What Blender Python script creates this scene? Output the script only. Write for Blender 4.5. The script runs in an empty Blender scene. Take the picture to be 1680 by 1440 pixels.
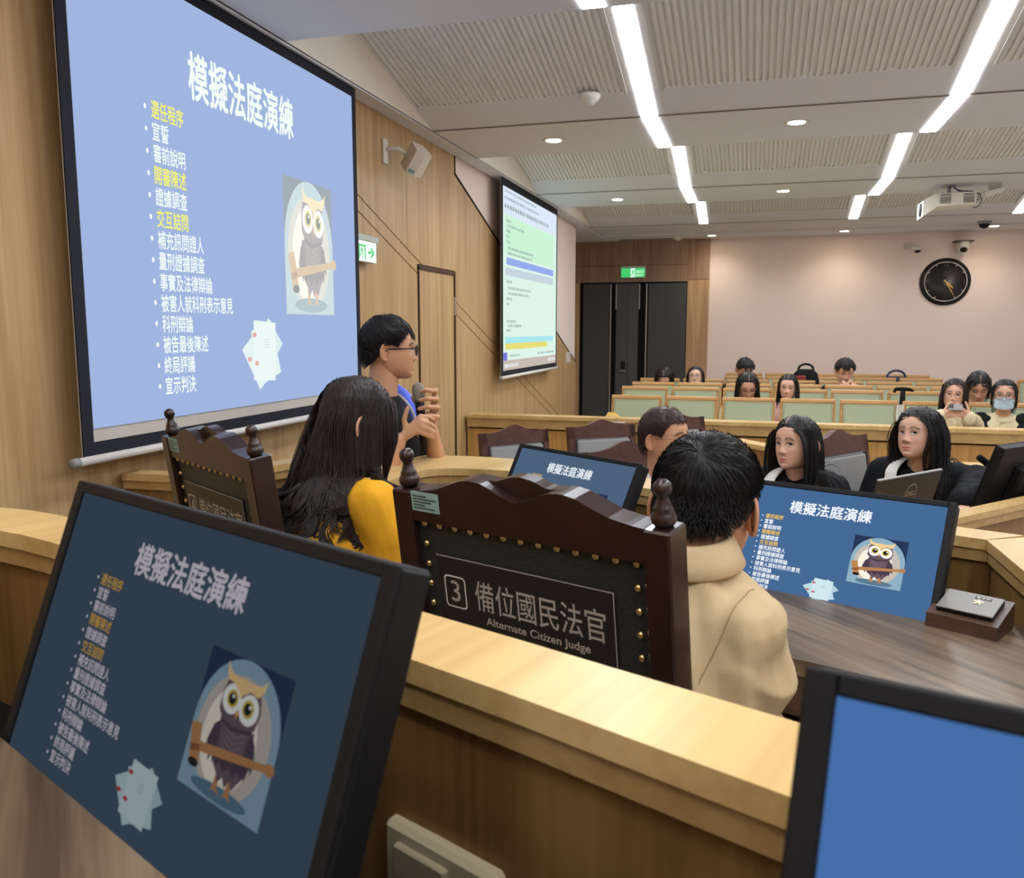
import bpy, math, random
import numpy as np
from mathutils import Vector, Matrix

random.seed(7)
RNG = np.random.default_rng(11)
SC = bpy.context.scene
COL = SC.collection
PI = math.pi

# ------------------------------------------------------------------ camera, world, exposure
CAM = (0.0, 0.0, 1.62)
cam_d = bpy.data.cameras.new('camera')
cam = bpy.data.objects.new('camera', cam_d)
COL.objects.link(cam)
cam.location = CAM
cam.rotation_euler = (math.radians(90 - 7.42), 0, math.radians(16.13))
cam_d.sensor_width = 36.0
cam_d.lens = 1380.8 / 1680 * 36.0
cam_d.clip_start = 0.02
cam_d.dof.use_dof = True
cam_d.dof.focus_distance = 2.4
cam_d.dof.aperture_fstop = 9.5
SC.camera = cam

world = bpy.data.worlds.new('world')
SC.world = world
world.use_nodes = True
world.node_tree.nodes['Background'].inputs[0].default_value = (0.9, 0.88, 0.85, 1)
world.node_tree.nodes['Background'].inputs[1].default_value = 0.15

SC.view_settings.view_transform = 'Standard'
SC.view_settings.look = 'None'
SC.view_settings.gamma = 1.0
SC.view_settings.use_curve_mapping = False
SC.view_settings.exposure = 0.0
SC.cycles.max_bounces = 7
SC.cycles.diffuse_bounces = 4
SC.cycles.glossy_bounces = 3
SC.cycles.transmission_bounces = 4
SC.cycles.caustics_reflective = False
SC.cycles.caustics_refractive = False
SC.cycles.sample_clamp_indirect = 6.0

STRIP_POWER = 32.0      # radiance of the ceiling light strips
DOWN_POWER = 60.0      # radiance of the small round downlights

# ------------------------------------------------------------------ colours and materials
def lin(c):
    out = []
    for v in c[:3]:
        v = v / 255.0
        out.append(v / 12.92 if v <= 0.04045 else ((v + 0.055) / 1.055) ** 2.4)
    return tuple(out)

MATS = {}

def mat(name, rgb, rough=0.5, metal=0.0, spec=0.4, bump=0.0, bscale=60.0, var=0.0, vscale=8.0, coat=0.0, sheen=0.0, attr=None):
    if name in MATS:
        return MATS[name]
    m = bpy.data.materials.new(name)
    m.use_nodes = True
    nt = m.node_tree
    b = nt.nodes['Principled BSDF']
    b.inputs['Base Color'].default_value = (*lin(rgb), 1)
    b.inputs['Roughness'].default_value = rough
    b.inputs['Metallic'].default_value = metal
    b.inputs['Specular IOR Level'].default_value = spec
    b.inputs['Coat Weight'].default_value = coat
    b.inputs['Sheen Weight'].default_value = sheen
    tc = nt.nodes.new('ShaderNodeTexCoord')
    src = None
    if var > 0:
        n = nt.nodes.new('ShaderNodeTexNoise')
        n.inputs['Scale'].default_value = vscale
        n.inputs['Detail'].default_value = 4
        nt.links.new(tc.outputs['Object'], n.inputs['Vector'])
        r = nt.nodes.new('ShaderNodeValToRGB')
        c = lin(rgb)
        r.color_ramp.elements[0].position = 0.3
        r.color_ramp.elements[1].position = 0.7
        r.color_ramp.elements[0].color = (*[x * (1 - var) for x in c], 1)
        r.color_ramp.elements[1].color = (*[min(1, x * (1 + var)) for x in c], 1)
        nt.links.new(n.outputs['Fac'], r.inputs['Fac'])
        src = r.outputs['Color']
        nt.links.new(src, b.inputs['Base Color'])
    if attr:
        a = nt.nodes.new('ShaderNodeAttribute')
        a.attribute_name = attr
        mx = nt.nodes.new('ShaderNodeMix')
        mx.data_type = 'RGBA'
        mx.blend_type = 'MULTIPLY'
        mx.inputs['Factor'].default_value = 1.0
        if src is None:
            mx.inputs[6].default_value = (*lin(rgb), 1)
        else:
            nt.links.new(src, mx.inputs[6])
        nt.links.new(a.outputs['Color'], mx.inputs[7])
        nt.links.new(mx.outputs[2], b.inputs['Base Color'])
    if bump > 0:
        n2 = nt.nodes.new('ShaderNodeTexNoise')
        n2.inputs['Scale'].default_value = bscale
        n2.inputs['Detail'].default_value = 5
        nt.links.new(tc.outputs['Object'], n2.inputs['Vector'])
        bp = nt.nodes.new('ShaderNodeBump')
        bp.inputs['Strength'].default_value = bump
        bp.inputs['Distance'].default_value = 0.01
        nt.links.new(n2.outputs['Fac'], bp.inputs['Height'])
        nt.links.new(bp.outputs['Normal'], b.inputs['Normal'])
    MATS[name] = m
    return m

def glow(name, rgb, strength=1.0):
    if name in MATS:
        return MATS[name]
    m = bpy.data.materials.new(name)
    m.use_nodes = True
    nt = m.node_tree
    nt.nodes.remove(nt.nodes['Principled BSDF'])
    e = nt.nodes.new('ShaderNodeEmission')
    e.inputs['Color'].default_value = (*lin(rgb), 1)
    e.inputs['Strength'].default_value = strength
    nt.links.new(e.outputs[0], nt.nodes['Material Output'].inputs[0])
    MATS[name] = m
    return m

def wood(name, light, dark, axis='Z', rot=0.0, scale=1.0, rough=0.42, contrast=1.0, streak=0.0):
    """Stretched noise rings and fibres along one axis; rot turns the grain about Z."""
    if name in MATS:
        return MATS[name]
    m = bpy.data.materials.new(name)
    m.use_nodes = True
    nt = m.node_tree
    b = nt.nodes['Principled BSDF']
    b.inputs['Roughness'].default_value = rough
    b.inputs['Specular IOR Level'].default_value = 0.35
    tc = nt.nodes.new('ShaderNodeTexCoord')
    mp0 = nt.nodes.new('ShaderNodeMapping')
    mp0.inputs['Rotation'].default_value = (0, 0, rot)
    nt.links.new(tc.outputs['Object'], mp0.inputs['Vector'])
    def layer(across, along, detail, dist):
        mp = nt.nodes.new('ShaderNodeMapping')
        s = [across * scale] * 3
        s['XYZ'.index(axis)] = along * scale
        mp.inputs['Scale'].default_value = s
        nt.links.new(mp0.outputs['Vector'], mp.inputs['Vector'])
        n = nt.nodes.new('ShaderNodeTexNoise')
        n.inputs['Scale'].default_value = 1.0
        n.inputs['Detail'].default_value = detail
        n.inputs['Distortion'].default_value = dist
        nt.links.new(mp.outputs['Vector'], n.inputs['Vector'])
        return n.outputs['Fac']
    a = layer(9.0, 0.55, 4, 1.2)
    f = layer(70.0, 1.6, 3, 0.2)
    mixv = nt.nodes.new('ShaderNodeMath')
    mixv.operation = 'MULTIPLY_ADD'
    mixv.inputs[1].default_value = 0.35
    nt.links.new(f, mixv.inputs[0])
    m2 = nt.nodes.new('ShaderNodeMath')
    m2.operation = 'MULTIPLY'
    m2.inputs[1].default_value = 0.65
    nt.links.new(a, m2.inputs[0])
    nt.links.new(m2.outputs[0], mixv.inputs[2])
    r = nt.nodes.new('ShaderNodeValToRGB')
    w = 0.16 / contrast
    r.color_ramp.elements[0].position = 0.5 - w
    r.color_ramp.elements[1].position = 0.5 + w
    r.color_ramp.elements[0].color = (*lin(dark), 1)
    r.color_ramp.elements[1].color = (*lin(light), 1)
    nt.links.new(mixv.outputs[0], r.inputs['Fac'])
    out = r.outputs['Color']
    if streak > 0:
        s = layer(14.0, 0.8, 6, 2.5)
        r2 = nt.nodes.new('ShaderNodeValToRGB')
        r2.color_ramp.elements[0].position = 0.36
        r2.color_ramp.elements[1].position = 0.47
        r2.color_ramp.elements[0].color = (1 - streak, 1 - streak, 1 - streak, 1)
        r2.color_ramp.elements[1].color = (1, 1, 1, 1)
        nt.links.new(s, r2.inputs['Fac'])
        mx = nt.nodes.new('ShaderNodeMix')
        mx.data_type = 'RGBA'
        mx.blend_type = 'MULTIPLY'
        mx.inputs['Factor'].default_value = 1.0
        nt.links.new(out, mx.inputs[6])
        nt.links.new(r2.outputs['Color'], mx.inputs[7])
        out = mx.outputs[2]
    nt.links.new(out, b.inputs['Base Color'])
    bp = nt.nodes.new('ShaderNodeBump')
    bp.inputs['Strength'].default_value = 0.08
    bp.inputs['Distance'].default_value = 0.003
    nt.links.new(f, bp.inputs['Height'])
    nt.links.new(bp.outputs['Normal'], b.inputs['Normal'])
    MATS[name] = m
    return m

# ------------------------------------------------------------------ mesh building
class MB:
    """Collects shapes and links them as ONE mesh object."""
    def __init__(self):
        self.v = []
        self.f = []
        self.mi = []
        self.M = None
        self.cur = 0
        self.smooth = []
        self.sm = False
    def pts(self, P):
        P = np.asarray(P, float).reshape(-1, 3)
        if self.M is not None:
            P = P @ np.array(self.M.to_3x3()).T + np.array(self.M.translation)
        base = sum(len(a) for a in self.v)
        self.v.append(P)
        return base
    def faces(self, F, base):
        for f in F:
            self.f.append(tuple(int(i) + base for i in f))
            self.mi.append(self.cur)
            self.smooth.append(self.sm)
    def add(self, P, F):
        b = self.pts(P)
        self.faces(F, b)
    def box(self, c, s, rz=0.0, bevel=0.0):
        x, y, z = [k / 2 for k in s]
        R = np.array(Matrix.Rotation(rz, 3, 'Z'))
        if bevel <= 0:
            P = np.array([(i, j, k) for i in (-x, x) for j in (-y, y) for k in (-z, z)])
            F = [(0, 1, 3, 2), (4, 6, 7, 5), (0, 4, 5, 1), (2, 3, 7, 6), (0, 2, 6, 4), (1, 5, 7, 3)]
        else:
            b = min(bevel, x * .9, y * .9, z * .9)
            P, idx = [], {}
            for i in (-1, 1):
                for j in (-1, 1):
                    for k in (-1, 1):
                        for ax in range(3):
                            q = [i * (x - b), j * (y - b), k * (z - b)]
                            q[ax] += (i, j, k)[ax] * b
                            idx[(i, j, k, ax)] = len(P)
                            P.append(q)
            P = np.array(P)
            F = []
            S = (-1, 1)
            for ax in range(3):
                o = [a for a in range(3) if a != ax]
                for s in S:
                    quad = []
                    for u, w in ((-1, -1), (1, -1), (1, 1), (-1, 1)):
                        t = [0, 0, 0]
                        t[ax], t[o[0]], t[o[1]] = s, u, w
                        quad.append(idx[(*t, ax)])
                    F.append(quad if (s > 0) == (ax != 1) else quad[::-1])
            for ax in range(3):
                o = [a for a in range(3) if a != ax]
                for u in S:
                    for w in S:
                        t1, t2 = [0, 0, 0], [0, 0, 0]
                        t1[ax], t2[ax] = -1, 1
                        for t in (t1, t2):
                            t[o[0]], t[o[1]] = u, w
                        F.append((idx[(*t1, o[0])], idx[(*t2, o[0])], idx[(*t2, o[1])], idx[(*t1, o[1])]))
            for i in S:
                for j in S:
                    for k in S:
                        F.append([idx[(i, j, k, a)] for a in range(3)])
        self.add(P @ R.T + np.array(c), F)
        return self
    def prism(self, poly, off):
        """poly: list of 3-D points of a flat outline; off: thickness vector."""
        P = np.asarray(poly, float)
        n = len(P)
        Q = P + np.asarray(off, float)
        nrm = np.zeros(3)
        for i in range(n):
            nrm += np.cross(P[i], P[(i + 1) % n])
        F = []
        a, b = list(range(n)), list(range(n, 2 * n))
        if np.dot(nrm, off) > 0:
            F += [a[::-1], b]
            F += [(i, (i + 1) % n, n + (i + 1) % n, n + i) for i in range(n)]
        else:
            F += [a, b[::-1]]
            F += [(i, n + i, n + (i + 1) % n, (i + 1) % n) for i in range(n)]
        self.add(np.vstack([P, Q]), F)
        return self
    def tube(self, path, r, n=8, cap=True, flat=None):
        path = np.asarray(path, float)
        m = len(path)
        r = np.full(m, r, float) if np.isscalar(r) else np.asarray(r, float)
        T = np.gradient(path, axis=0)
        T /= np.linalg.norm(T, axis=1, keepdims=True) + 1e-9
        up = np.array([0, 0, 1.0]) if abs(T[0][2]) < 0.9 else np.array([0, 1.0, 0])
        N = up - T[0] * np.dot(up, T[0])
        N /= np.linalg.norm(N)
        P = []
        ang = np.arange(n) * 2 * PI / n
        for i in range(m):
            N = N - T[i] * np.dot(N, T[i])
            N /= np.linalg.norm(N) + 1e-9
            B = np.cross(T[i], N)
            fl = 1.0 if flat is None else flat
            P.append(path[i] + r[i] * (np.outer(np.cos(ang), N) * fl + np.outer(np.sin(ang), B)))
        F = []
        for i in range(m - 1):
            for k in range(n):
                a, b = i * n + k, i * n + (k + 1) % n
                F.append((a, b, b + n, a + n))
        if cap:
            F.append(tuple(range(n))[::-1])
            F.append(tuple(range((m - 1) * n, m * n)))
        self.add(np.vstack(P), F)
        return self
    def lathe(self, prof, c=(0, 0, 0), n=20, axis='Z'):
        P = []
        for (r, h) in prof:
            for k in range(n):
                a = 2 * PI * k / n
                q = (r * math.cos(a), r * math.sin(a), h)
                if axis == 'Y':
                    q = (q[0], q[2], -q[1])
                elif axis == 'X':
                    q = (q[2], q[0], q[1])
                P.append(q)
        F = []
        m = len(prof)
        for i in range(m - 1):
            for k in range(n):
                a, b = i * n + k, i * n + (k + 1) % n
                F.append((a, b, b + n, a + n))
        F.append(tuple(range(n))[::-1])
        F.append(tuple(range((m - 1) * n, m * n)))
        self.add(np.array(P) + np.array(c), F)
        return self
    def ball(self, c, r, n=12, m=8):
        r = np.array([r, r, r] if np.isscalar(r) else r, float)
        P, F = [(0, 0, 1)], []
        for i in range(1, m):
            t = PI * i / m
            for k in range(n):
                a = 2 * PI * k / n
                P.append((math.sin(t) * math.cos(a), math.sin(t) * math.sin(a), math.cos(t)))
        P.append((0, 0, -1))
        for k in range(n):
            F.append((0, 1 + k, 1 + (k + 1) % n))
            F.append((len(P) - 1, 1 + (m - 2) * n + (k + 1) % n, 1 + (m - 2) * n + k))
        for i in range(m - 2):
            for k in range(n):
                a, b = 1 + i * n + k, 1 + i * n + (k + 1) % n
                F.append((a, a + n, b + n, b))
        self.add(np.array(P) * r + np.array(c), F)
        return self
    def grid(self, P):
        P = np.asarray(P, float)
        a, b = P.shape[:2]
        F = [(i * b + j, i * b + j + 1, (i + 1) * b + j + 1, (i + 1) * b + j) for i in range(a - 1) for j in range(b - 1)]
        self.add(P.reshape(-1, 3), F)
        return self
    def mesh(self, name, mats):
        me = bpy.data.meshes.new(name)
        V = np.vstack(self.v) if self.v else np.zeros((0, 3))
        me.from_pydata(V.tolist(), [], self.f)
        for m in (mats if isinstance(mats, (list, tuple)) else [mats]):
            me.materials.append(m)
        if len(self.f):
            me.polygons.foreach_set('material_index', self.mi)
            me.polygons.foreach_set('use_smooth', self.smooth)
        me.update()
        return me
    def build(self, name, mats, parent=None, **kw):
        return link(name, self.mesh(name, mats), parent, **kw)

def link(name, me, parent=None, loc=None, rz=None):
    o = bpy.data.objects.new(name, me)
    COL.objects.link(o)
    if parent is not None:
        o.parent = parent
    if loc is not None:
        o.location = loc
    if rz is not None:
        o.rotation_euler = (0, 0, rz)
    return o

def tag(o, label=None, cat=None, group=None, kind=None):
    if label:
        o['label'] = label
    if cat:
        o['category'] = cat
    if group:
        o['group'] = group
    if kind:
        o['kind'] = kind
    return o

def thing(name, label, cat, loc=(0, 0, 0), rz=0.0, group=None):
    o = bpy.data.objects.new(name, None)
    o.empty_display_size = 0.05
    COL.objects.link(o)
    o.location = loc
    o.rotation_euler = (0, 0, rz)
    return tag(o, label, cat, group)

def copy_tree(o, parent=None):
    c = o.copy()
    COL.objects.link(c)
    if parent is not None:
        c.parent = parent
    for ch in [k for k in bpy.data.objects if k.parent == o]:
        copy_tree(ch, c)
    return c

def struct(name, mb, mats, parent=None):
    o = mb.build(name, mats, parent)
    if parent is None:
        o['kind'] = 'structure'
    return o

def clip(poly, a, b, c):
    """keep the part of a 2-D polygon where a*x + b*y <= c"""
    out = []
    n = len(poly)
    for i in range(n):
        p, q = poly[i], poly[(i + 1) % n]
        dp, dq = a * p[0] + b * p[1] - c, a * q[0] + b * q[1] - c
        if dp <= 0:
            out.append(p)
        if (dp < 0 < dq) or (dq < 0 < dp):
            t = dp / (dp - dq)
            out.append((p[0] + (q[0] - p[0]) * t, p[1] + (q[1] - p[1]) * t))
    return out

# ------------------------------------------------------------------ lettering
_TXT = {}

def glyphs(s, bold=0.0):
    key = (s, bold)
    if key not in _TXT and bold > 0:
        V, F = glyphs(s, 0.0)
        n = len(V)
        sh = [(0, 0), (bold, 0), (-bold, 0), (0, bold), (0, -bold)]
        _TXT[key] = (np.vstack([V + np.array(d) for d in sh]), [tuple(i + n * k for i in f) for k in range(len(sh)) for f in F])
    if key not in _TXT:
        cu = bpy.data.curves.new('lettering', 'FONT')
        cu.body = s
        cu.size = 1.0
        cu.resolution_u = 3
        o = bpy.data.objects.new('lettering', cu)
        COL.objects.link(o)
        dg = bpy.context.evaluated_depsgraph_get()
        me = bpy.data.meshes.new_from_object(o.evaluated_get(dg))
        V = np.array([v.co[:2] for v in me.vertices])
        F = [tuple(p.vertices) for p in me.polygons]
        bpy.data.objects.remove(o)
        bpy.data.curves.remove(cu)
        bpy.data.meshes.remove(me)
        _TXT[key] = (V, F)
    return _TXT[key]

def text(mb, s, O, U, W, h, width=None, bold=0.0, center=False, em=False):
    """lay lettering on a plane: O = lower-left corner, U = reading direction, W = up; box height h, optional box width"""
    V, F = glyphs(s, bold)
    lo, hi = V.min(0), V.max(0)
    if em:
        k = h
        Q = (V - np.array([lo[0], 0])) * k
        wd = (hi[0] - lo[0]) * k
    else:
        k = h / (hi[1] - lo[1])
        Q = (V - lo) * k
        wd = (hi[0] - lo[0]) * k
    if width:
        Q = Q * np.array([width / wd, 1])
        wd = width
    if center:
        Q = Q - np.array([wd / 2, 0])
    U, W, O = np.asarray(U, float), np.asarray(W, float), np.asarray(O, float)
    mb.add(O + np.outer(Q[:, 0], U) + np.outer(Q[:, 1], W), F)
    return wd
# ================================================================== THE ROOM
CLAD = wood('wood_cladding', (202, 170, 124), (168, 134, 90), 'Z', 0, 1.0, 0.45)
CLAD_DARK = wood('wood_header', (168, 138, 114), (132, 102, 80), 'Z', 0, 1.2, 0.45)
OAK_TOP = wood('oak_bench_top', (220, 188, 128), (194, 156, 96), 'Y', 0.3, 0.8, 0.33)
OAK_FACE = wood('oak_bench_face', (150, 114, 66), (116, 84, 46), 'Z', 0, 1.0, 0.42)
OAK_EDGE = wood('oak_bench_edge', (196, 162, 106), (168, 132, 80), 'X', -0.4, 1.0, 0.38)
WALNUT = wood('walnut_worktop', (142, 121, 97), (86, 70, 55), 'Y', -0.75, 0.9, 0.3, 1.25, 0.5)
WALNUT_D = wood('walnut_edge', (104, 80, 64), (72, 54, 44), 'X', -0.4, 1.0, 0.35)
SEAT_WOOD = wood('seat_wood', (214, 168, 112), (188, 138, 84), 'X', 0, 1.4, 0.38)
PAINT = mat('wall_paint', (246, 228, 218), 0.75, spec=0.2, bump=0.03, bscale=140)
PAINT_W = mat('gable_paint', (246, 238, 224), 0.7, spec=0.2)
CEIL = mat('ceiling_board', (220, 219, 220), 0.8, spec=0.2)
RIB = mat('ceiling_rib', (228, 225, 220), 0.8, spec=0.2)
GAP = mat('dark_joint', (46, 32, 22), 0.8, spec=0.1)
FLOORM = mat('floor_tiles', (196, 194, 192), 0.9, spec=0.1, bump=0.3, bscale=300, var=0.15, vscale=120)
BLACK = mat('black_plastic', (20, 20, 22), 0.55, spec=0.25)
BLACKM = mat('black_matt', (16, 16, 17), 0.75, spec=0.2)
WHITE = mat('white_plastic', (228, 224, 216), 0.4, spec=0.4)
STEEL = mat('brushed_steel', (190, 188, 184), 0.32, metal=1.0)
DOORM = mat('dark_door', (72, 72, 72), 0.5, spec=0.3)
GLOW_STRIP = glow('strip_light_diffuser', (238, 245, 255), STRIP_POWER)
GLOW_DOWN = glow('downlight_lens', (255, 236, 200), DOWN_POWER)

# floor with the two raised benches' platforms (0.27 m and 0.44 m)
m = MB()
m.box((1.0, 4.85, -0.05), (7.6, 15.1, 0.1))
P = [(-2.15, 3.1), (-1.25, 3.0), (0.45, 2.2), (2.2, 1.5), (4.6, 1.0), (4.6, -2.6), (-2.15, -2.6)]
m.prism([(x, y, 0.0) for x, y in P], (0, 0, 0.27))
P = [(-2.15, 1.33), (-1.25, 1.32), (-0.42, 0.94), (0.05, 0.74), (0.7, 0.5), (4.6, -0.2), (4.6, -2.6), (-2.15, -2.6)]
m.prism([(x, y, 0.27) for x, y in P], (0, 0, 0.17))
struct('floor', m, [FLOORM])

# left wall: painted wall, wooden cladding panels with dark joints
XW = -2.15
m = MB()
m.box((XW - 0.10, 3.85, 1.55), (0.16, 12.9, 3.3))
wl = struct('wall_left', m, [PAINT])
m = MB()
m.box((XW - 0.018, 3.75, 1.35), (0.006, 0.01, 0.01))
def slab(m, poly):
    if len(poly) > 2:
        m.prism([(XW - 0.02, a, b) for a, b in poly], (0.02, 0, 0))
edge = lambda y: 2.733 - 0.350 * (y - 5.93)          # slanted top of the cladding
G1 = lambda y: 2.36 - 0.342 * (y - 4.36)              # slanted joint line
regA = [(-2.6, 0.0), (5.205, 0.0), (5.205, 2.87), (-2.6, 2.87)]
regB = [(5.205, 2.045), (5.925, 2.045), (5.925, 2.87), (5.205, 2.87)]
regC = [(5.925, 0.0), (10.27, 0.0), (10.27, edge(10.27)), (5.93, 2.733), (5.925, 2.87)]
g = 0.004
k = 0.342
def bands(reg, cuts):
    res = []
    c1 = 2.36 + k * 4.36
    for lo, hi in ((None, -0.088), (-0.088, 0.0), (0.0, None)):
        p = reg
        if lo is not None:
            p = clip(p, -k, -1, -(c1 + lo + g))
        if hi is not None:
            p = clip(p, k, 1, c1 + hi - g)
        if hi == 0.0:
            res.append(p)
            continue
        ys = [-9] + (cuts[1] if lo == 0.0 else cuts[0]) + [99]
        for a, b in zip(ys[:-1], ys[1:]):
            q = clip(clip(p, -1, 0, -(a + 0.0025)), 1, 0, b - 0.0025)
            res.append(q)
    return res
m.cur = 0
for q in bands(regA, ([-0.5, 0.72, 1.94, 3.16, 4.1], [-0.5, 0.72, 1.94, 3.16, 4.1, 5.048])):
    slab(m, q)
for q in bands(regB, ([], [])):
    slab(m, q)
for q in bands(regC, ([7.56, 8.78], [7.2, 8.78])):
    slab(m, q)
m.cur = 1
m.prism([(XW - 0.0215, a, b) for a, b in [(-2.6, 0), (10.27, 0), (10.27, edge(10.27)), (5.93, 2.733), (5.93, 2.87), (-2.6, 2.87)]], (0.004, 0, 0))
# dark shadow-gap moulding along the slanted top
m.prism([(XW - 0.01, 5.925, 2.87), (XW - 0.01, 5.945, 2.87), (XW - 0.01, 5.945, 2.745), (XW - 0.01, 10.27, edge(10.27) + 0.012), (XW - 0.01, 10.27, edge(10.27)), (XW - 0.01, 5.925, 2.733)], (0.014, 0, 0))
struct('trim_1', m, [CLAD, GAP])

# flush side door in the cladding
dr = MB()
dr.box((XW - 0.012, 5.563, 1.005), (0.02, 0.672, 2.01))
d1 = struct('door_1', dr, [CLAD])
q = MB()
for a, b in ((5.212, 5.228), (5.902, 5.92)):
    q.box((XW - 0.003, (a + b) / 2, 1.01), (0.02, b - a, 2.03))
q.box((XW - 0.003, 5.566, 2.025), (0.02, 0.708, 0.028))
q.build('door_frame', mat('door_gap', (70, 44, 26), 0.6), d1)
q = MB()
q.box((XW + 0.004, 5.911, 1.79), (0.012, 0.02, 0.13))
q.build('hinge', STEEL, d1)

# back wall, wood surround of the exit, painted part
m = MB()
YB = 12.0
m.box((1.0, YB + 0.08, 1.6), (8.0, 0.16, 3.4))
struct('wall_back', m, [PAINT])
m = MB()
def bx3(m, x0, x1, y0, y1, z0, z1, bev=0.0):
    m.box(((x0 + x1) / 2, (y0 + y1) / 2, (z0 + z1) / 2), (x1 - x0, y1 - y0, z1 - z0), 0, bev)
bx3(m, -2.95, -2.45, YB - 0.05, YB, 0, 2.27)
bx3(m, -0.945, -0.655, YB - 0.05, YB, 0, 2.29)
m.cur = 1
bx3(m, -2.95, -0.945, YB - 0.05, YB, 2.275, 2.50)
bx3(m, -0.941, -0.655, YB - 0.05, YB, 2.296, 2.90)
bx3(m, -2.95, -0.945, YB - 0.05, YB, 2.505, 2.90)
struct('trim_2', m, [wood('surround_wood', (204, 170, 128), (166, 128, 88), 'Z', 0, 1.0, 0.42), CLAD_DARK])
# dark double exit door
m = MB()
bx3(m, -2.45, -0.945, YB - 0.03, YB - 0.005, 0, 2.275)
d2 = struct('door_2', m, [BLACKM])
for side, (a, b) in enumerate(((-2.40, -2.02), (-1.475, -0.955))):
    q = MB()
    bx3(q, a, b, YB - 0.05, YB - 0.02, 0.02, 2.255, 0.004)
    q.build('door_leaf', DOORM, d2)
q = MB()
bx3(q, -1.925, -1.76, YB - 0.048, YB - 0.02, 0.02, 2.255)
bx3(q, -1.756, -1.615, YB - 0.048, YB - 0.02, 0.02, 2.255)
q.build('door_stile', mat('door_stile', (78, 78, 78), 0.45), d2)
q = MB()
for x in (-2.003, -1.50):
    bx3(q, x - 0.008, x + 0.008, YB - 0.062, YB - 0.045, 0.02, 2.25)
q.build('metal_strip', mat('door_strip', (176, 172, 164), 0.35, metal=0.6), d2)
q = MB()
for x in (-1.925, -1.60):
    bx3(q, x - 0.008, x + 0.008, YB - 0.062, YB - 0.045, 1.90, 2.25)
q.build('metal_strip', MATS['door_strip'], d2)
q = MB()
bx3(q, -1.84, -1.79, YB - 0.075, YB - 0.045, 1.06, 1.17)
q.cur = 1
bx3(q, -1.85, -1.78, YB - 0.1, YB - 0.045, 1.03, 1.05)
q.lathe([(0.0, 0.0), (0.022, 0.0), (0.026, 0.03), (0.02, 0.05), (0, 0.055)], (-1.815, YB - 0.046, 0.955), 12, 'Y')
q.build('door_lock', [BLACK, STEEL], d2)

# remaining walls of the room (behind and to the right of the camera)
m = MB()
m.box((4.7, 4.85, 1.6), (0.16, 15.1, 3.4))
struct('wall_right', m, [PAINT])
m = MB()
m.box((1.0, -2.68, 1.6), (8.0, 0.16, 3.4))
struct('wall_front', m, [PAINT])
m = MB()
m.box((-3.0, 11.15, 1.6), (0.1, 1.9, 3.4))
struct('wall_side', m, [PAINT])

# ceiling: saw-tooth bays, ribbed acoustic panels, flat strips
XL, XR = -2.03, 4.62
ZF, ZH = 2.87, 3.287
BAYS = [-1.85, 0.8, 3.45, 6.1, 8.75]
STRIPX = (-0.66, 1.0, 2.66)
m = MB()
m.cur = 0
zt = 3.6
prof = [(-2.6, ZF)]
for y0 in BAYS:
    prof += [(y0, ZF), (y0, ZH), (y0 + 1.75, ZF)]
prof += [(11.4, ZF), (11.4, ZF - 0.03), (12.0, ZF - 0.03)]
n = len(prof)
for i in range(n - 1):
    (ya, za), (yb, zb) = prof[i], prof[i + 1]
    sloped = (zb < za and yb > ya)
    xs = [XL, XR]
    if sloped and False:
        continue
    if sloped:
        # plain margins, ribbed field between
        t = lambda f: (ya + (yb - ya) * f, za + (zb - za) * f)
        f0, f1 = 0.06, 0.83
        for fa, fb in ((0.0, f0), (f1, 1.0)):
            (y1, z1), (y2, z2) = t(fa), t(fb)
            m.add([(XL, y1, z1), (XR, y1, z1), (XR, y2, z2), (XL, y2, z2)], [(0, 1, 2, 3)])
        (y1, z1), (y2, z2) = t(f0), t(f1)
        cols = []
        x = XL
        pitch, d = 0.034, 0.010
        while x < XR - 1e-6:
            near = [s for s in STRIPX if abs(x + pitch / 2 - s) < 0.105]
            if near:
                cols += [(x, 0), (x + pitch, 0)]
            else:
                cols += [(x, 0), (x + 0.018, 0), (x + 0.019, d), (x + pitch - 0.001, d)]
            x += pitch
        cols.append((XR, 0))
        m.cur = 1
        A = [(cx, y1, z1 + cz) for cx, cz in cols]
        B = [(cx, y2, z2 + cz) for cx, cz in cols]
        c = len(cols)
        m.add(A + B, [(j, j + 1, c + j + 1, c + j) for j in range(c - 1)])
        for yy, zz in ((y1, z1), (y2, z2)):      # closed groove ends
            for j in range(c - 1):
                if cols[j][1] > 0 and cols[j + 1][1] > 0:
                    m.add([(cols[j][0], yy, zz), (cols[j + 1][0], yy, zz), (cols[j + 1][0], yy, zz + d), (cols[j][0], yy, zz + d)], [(0, 1, 2, 3)])
        m.cur = 0
    else:
        m.add([(XL, ya, za), (XR, ya, za), (XR, yb, zb), (XL, yb, zb)], [(0, 1, 2, 3)])
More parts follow.
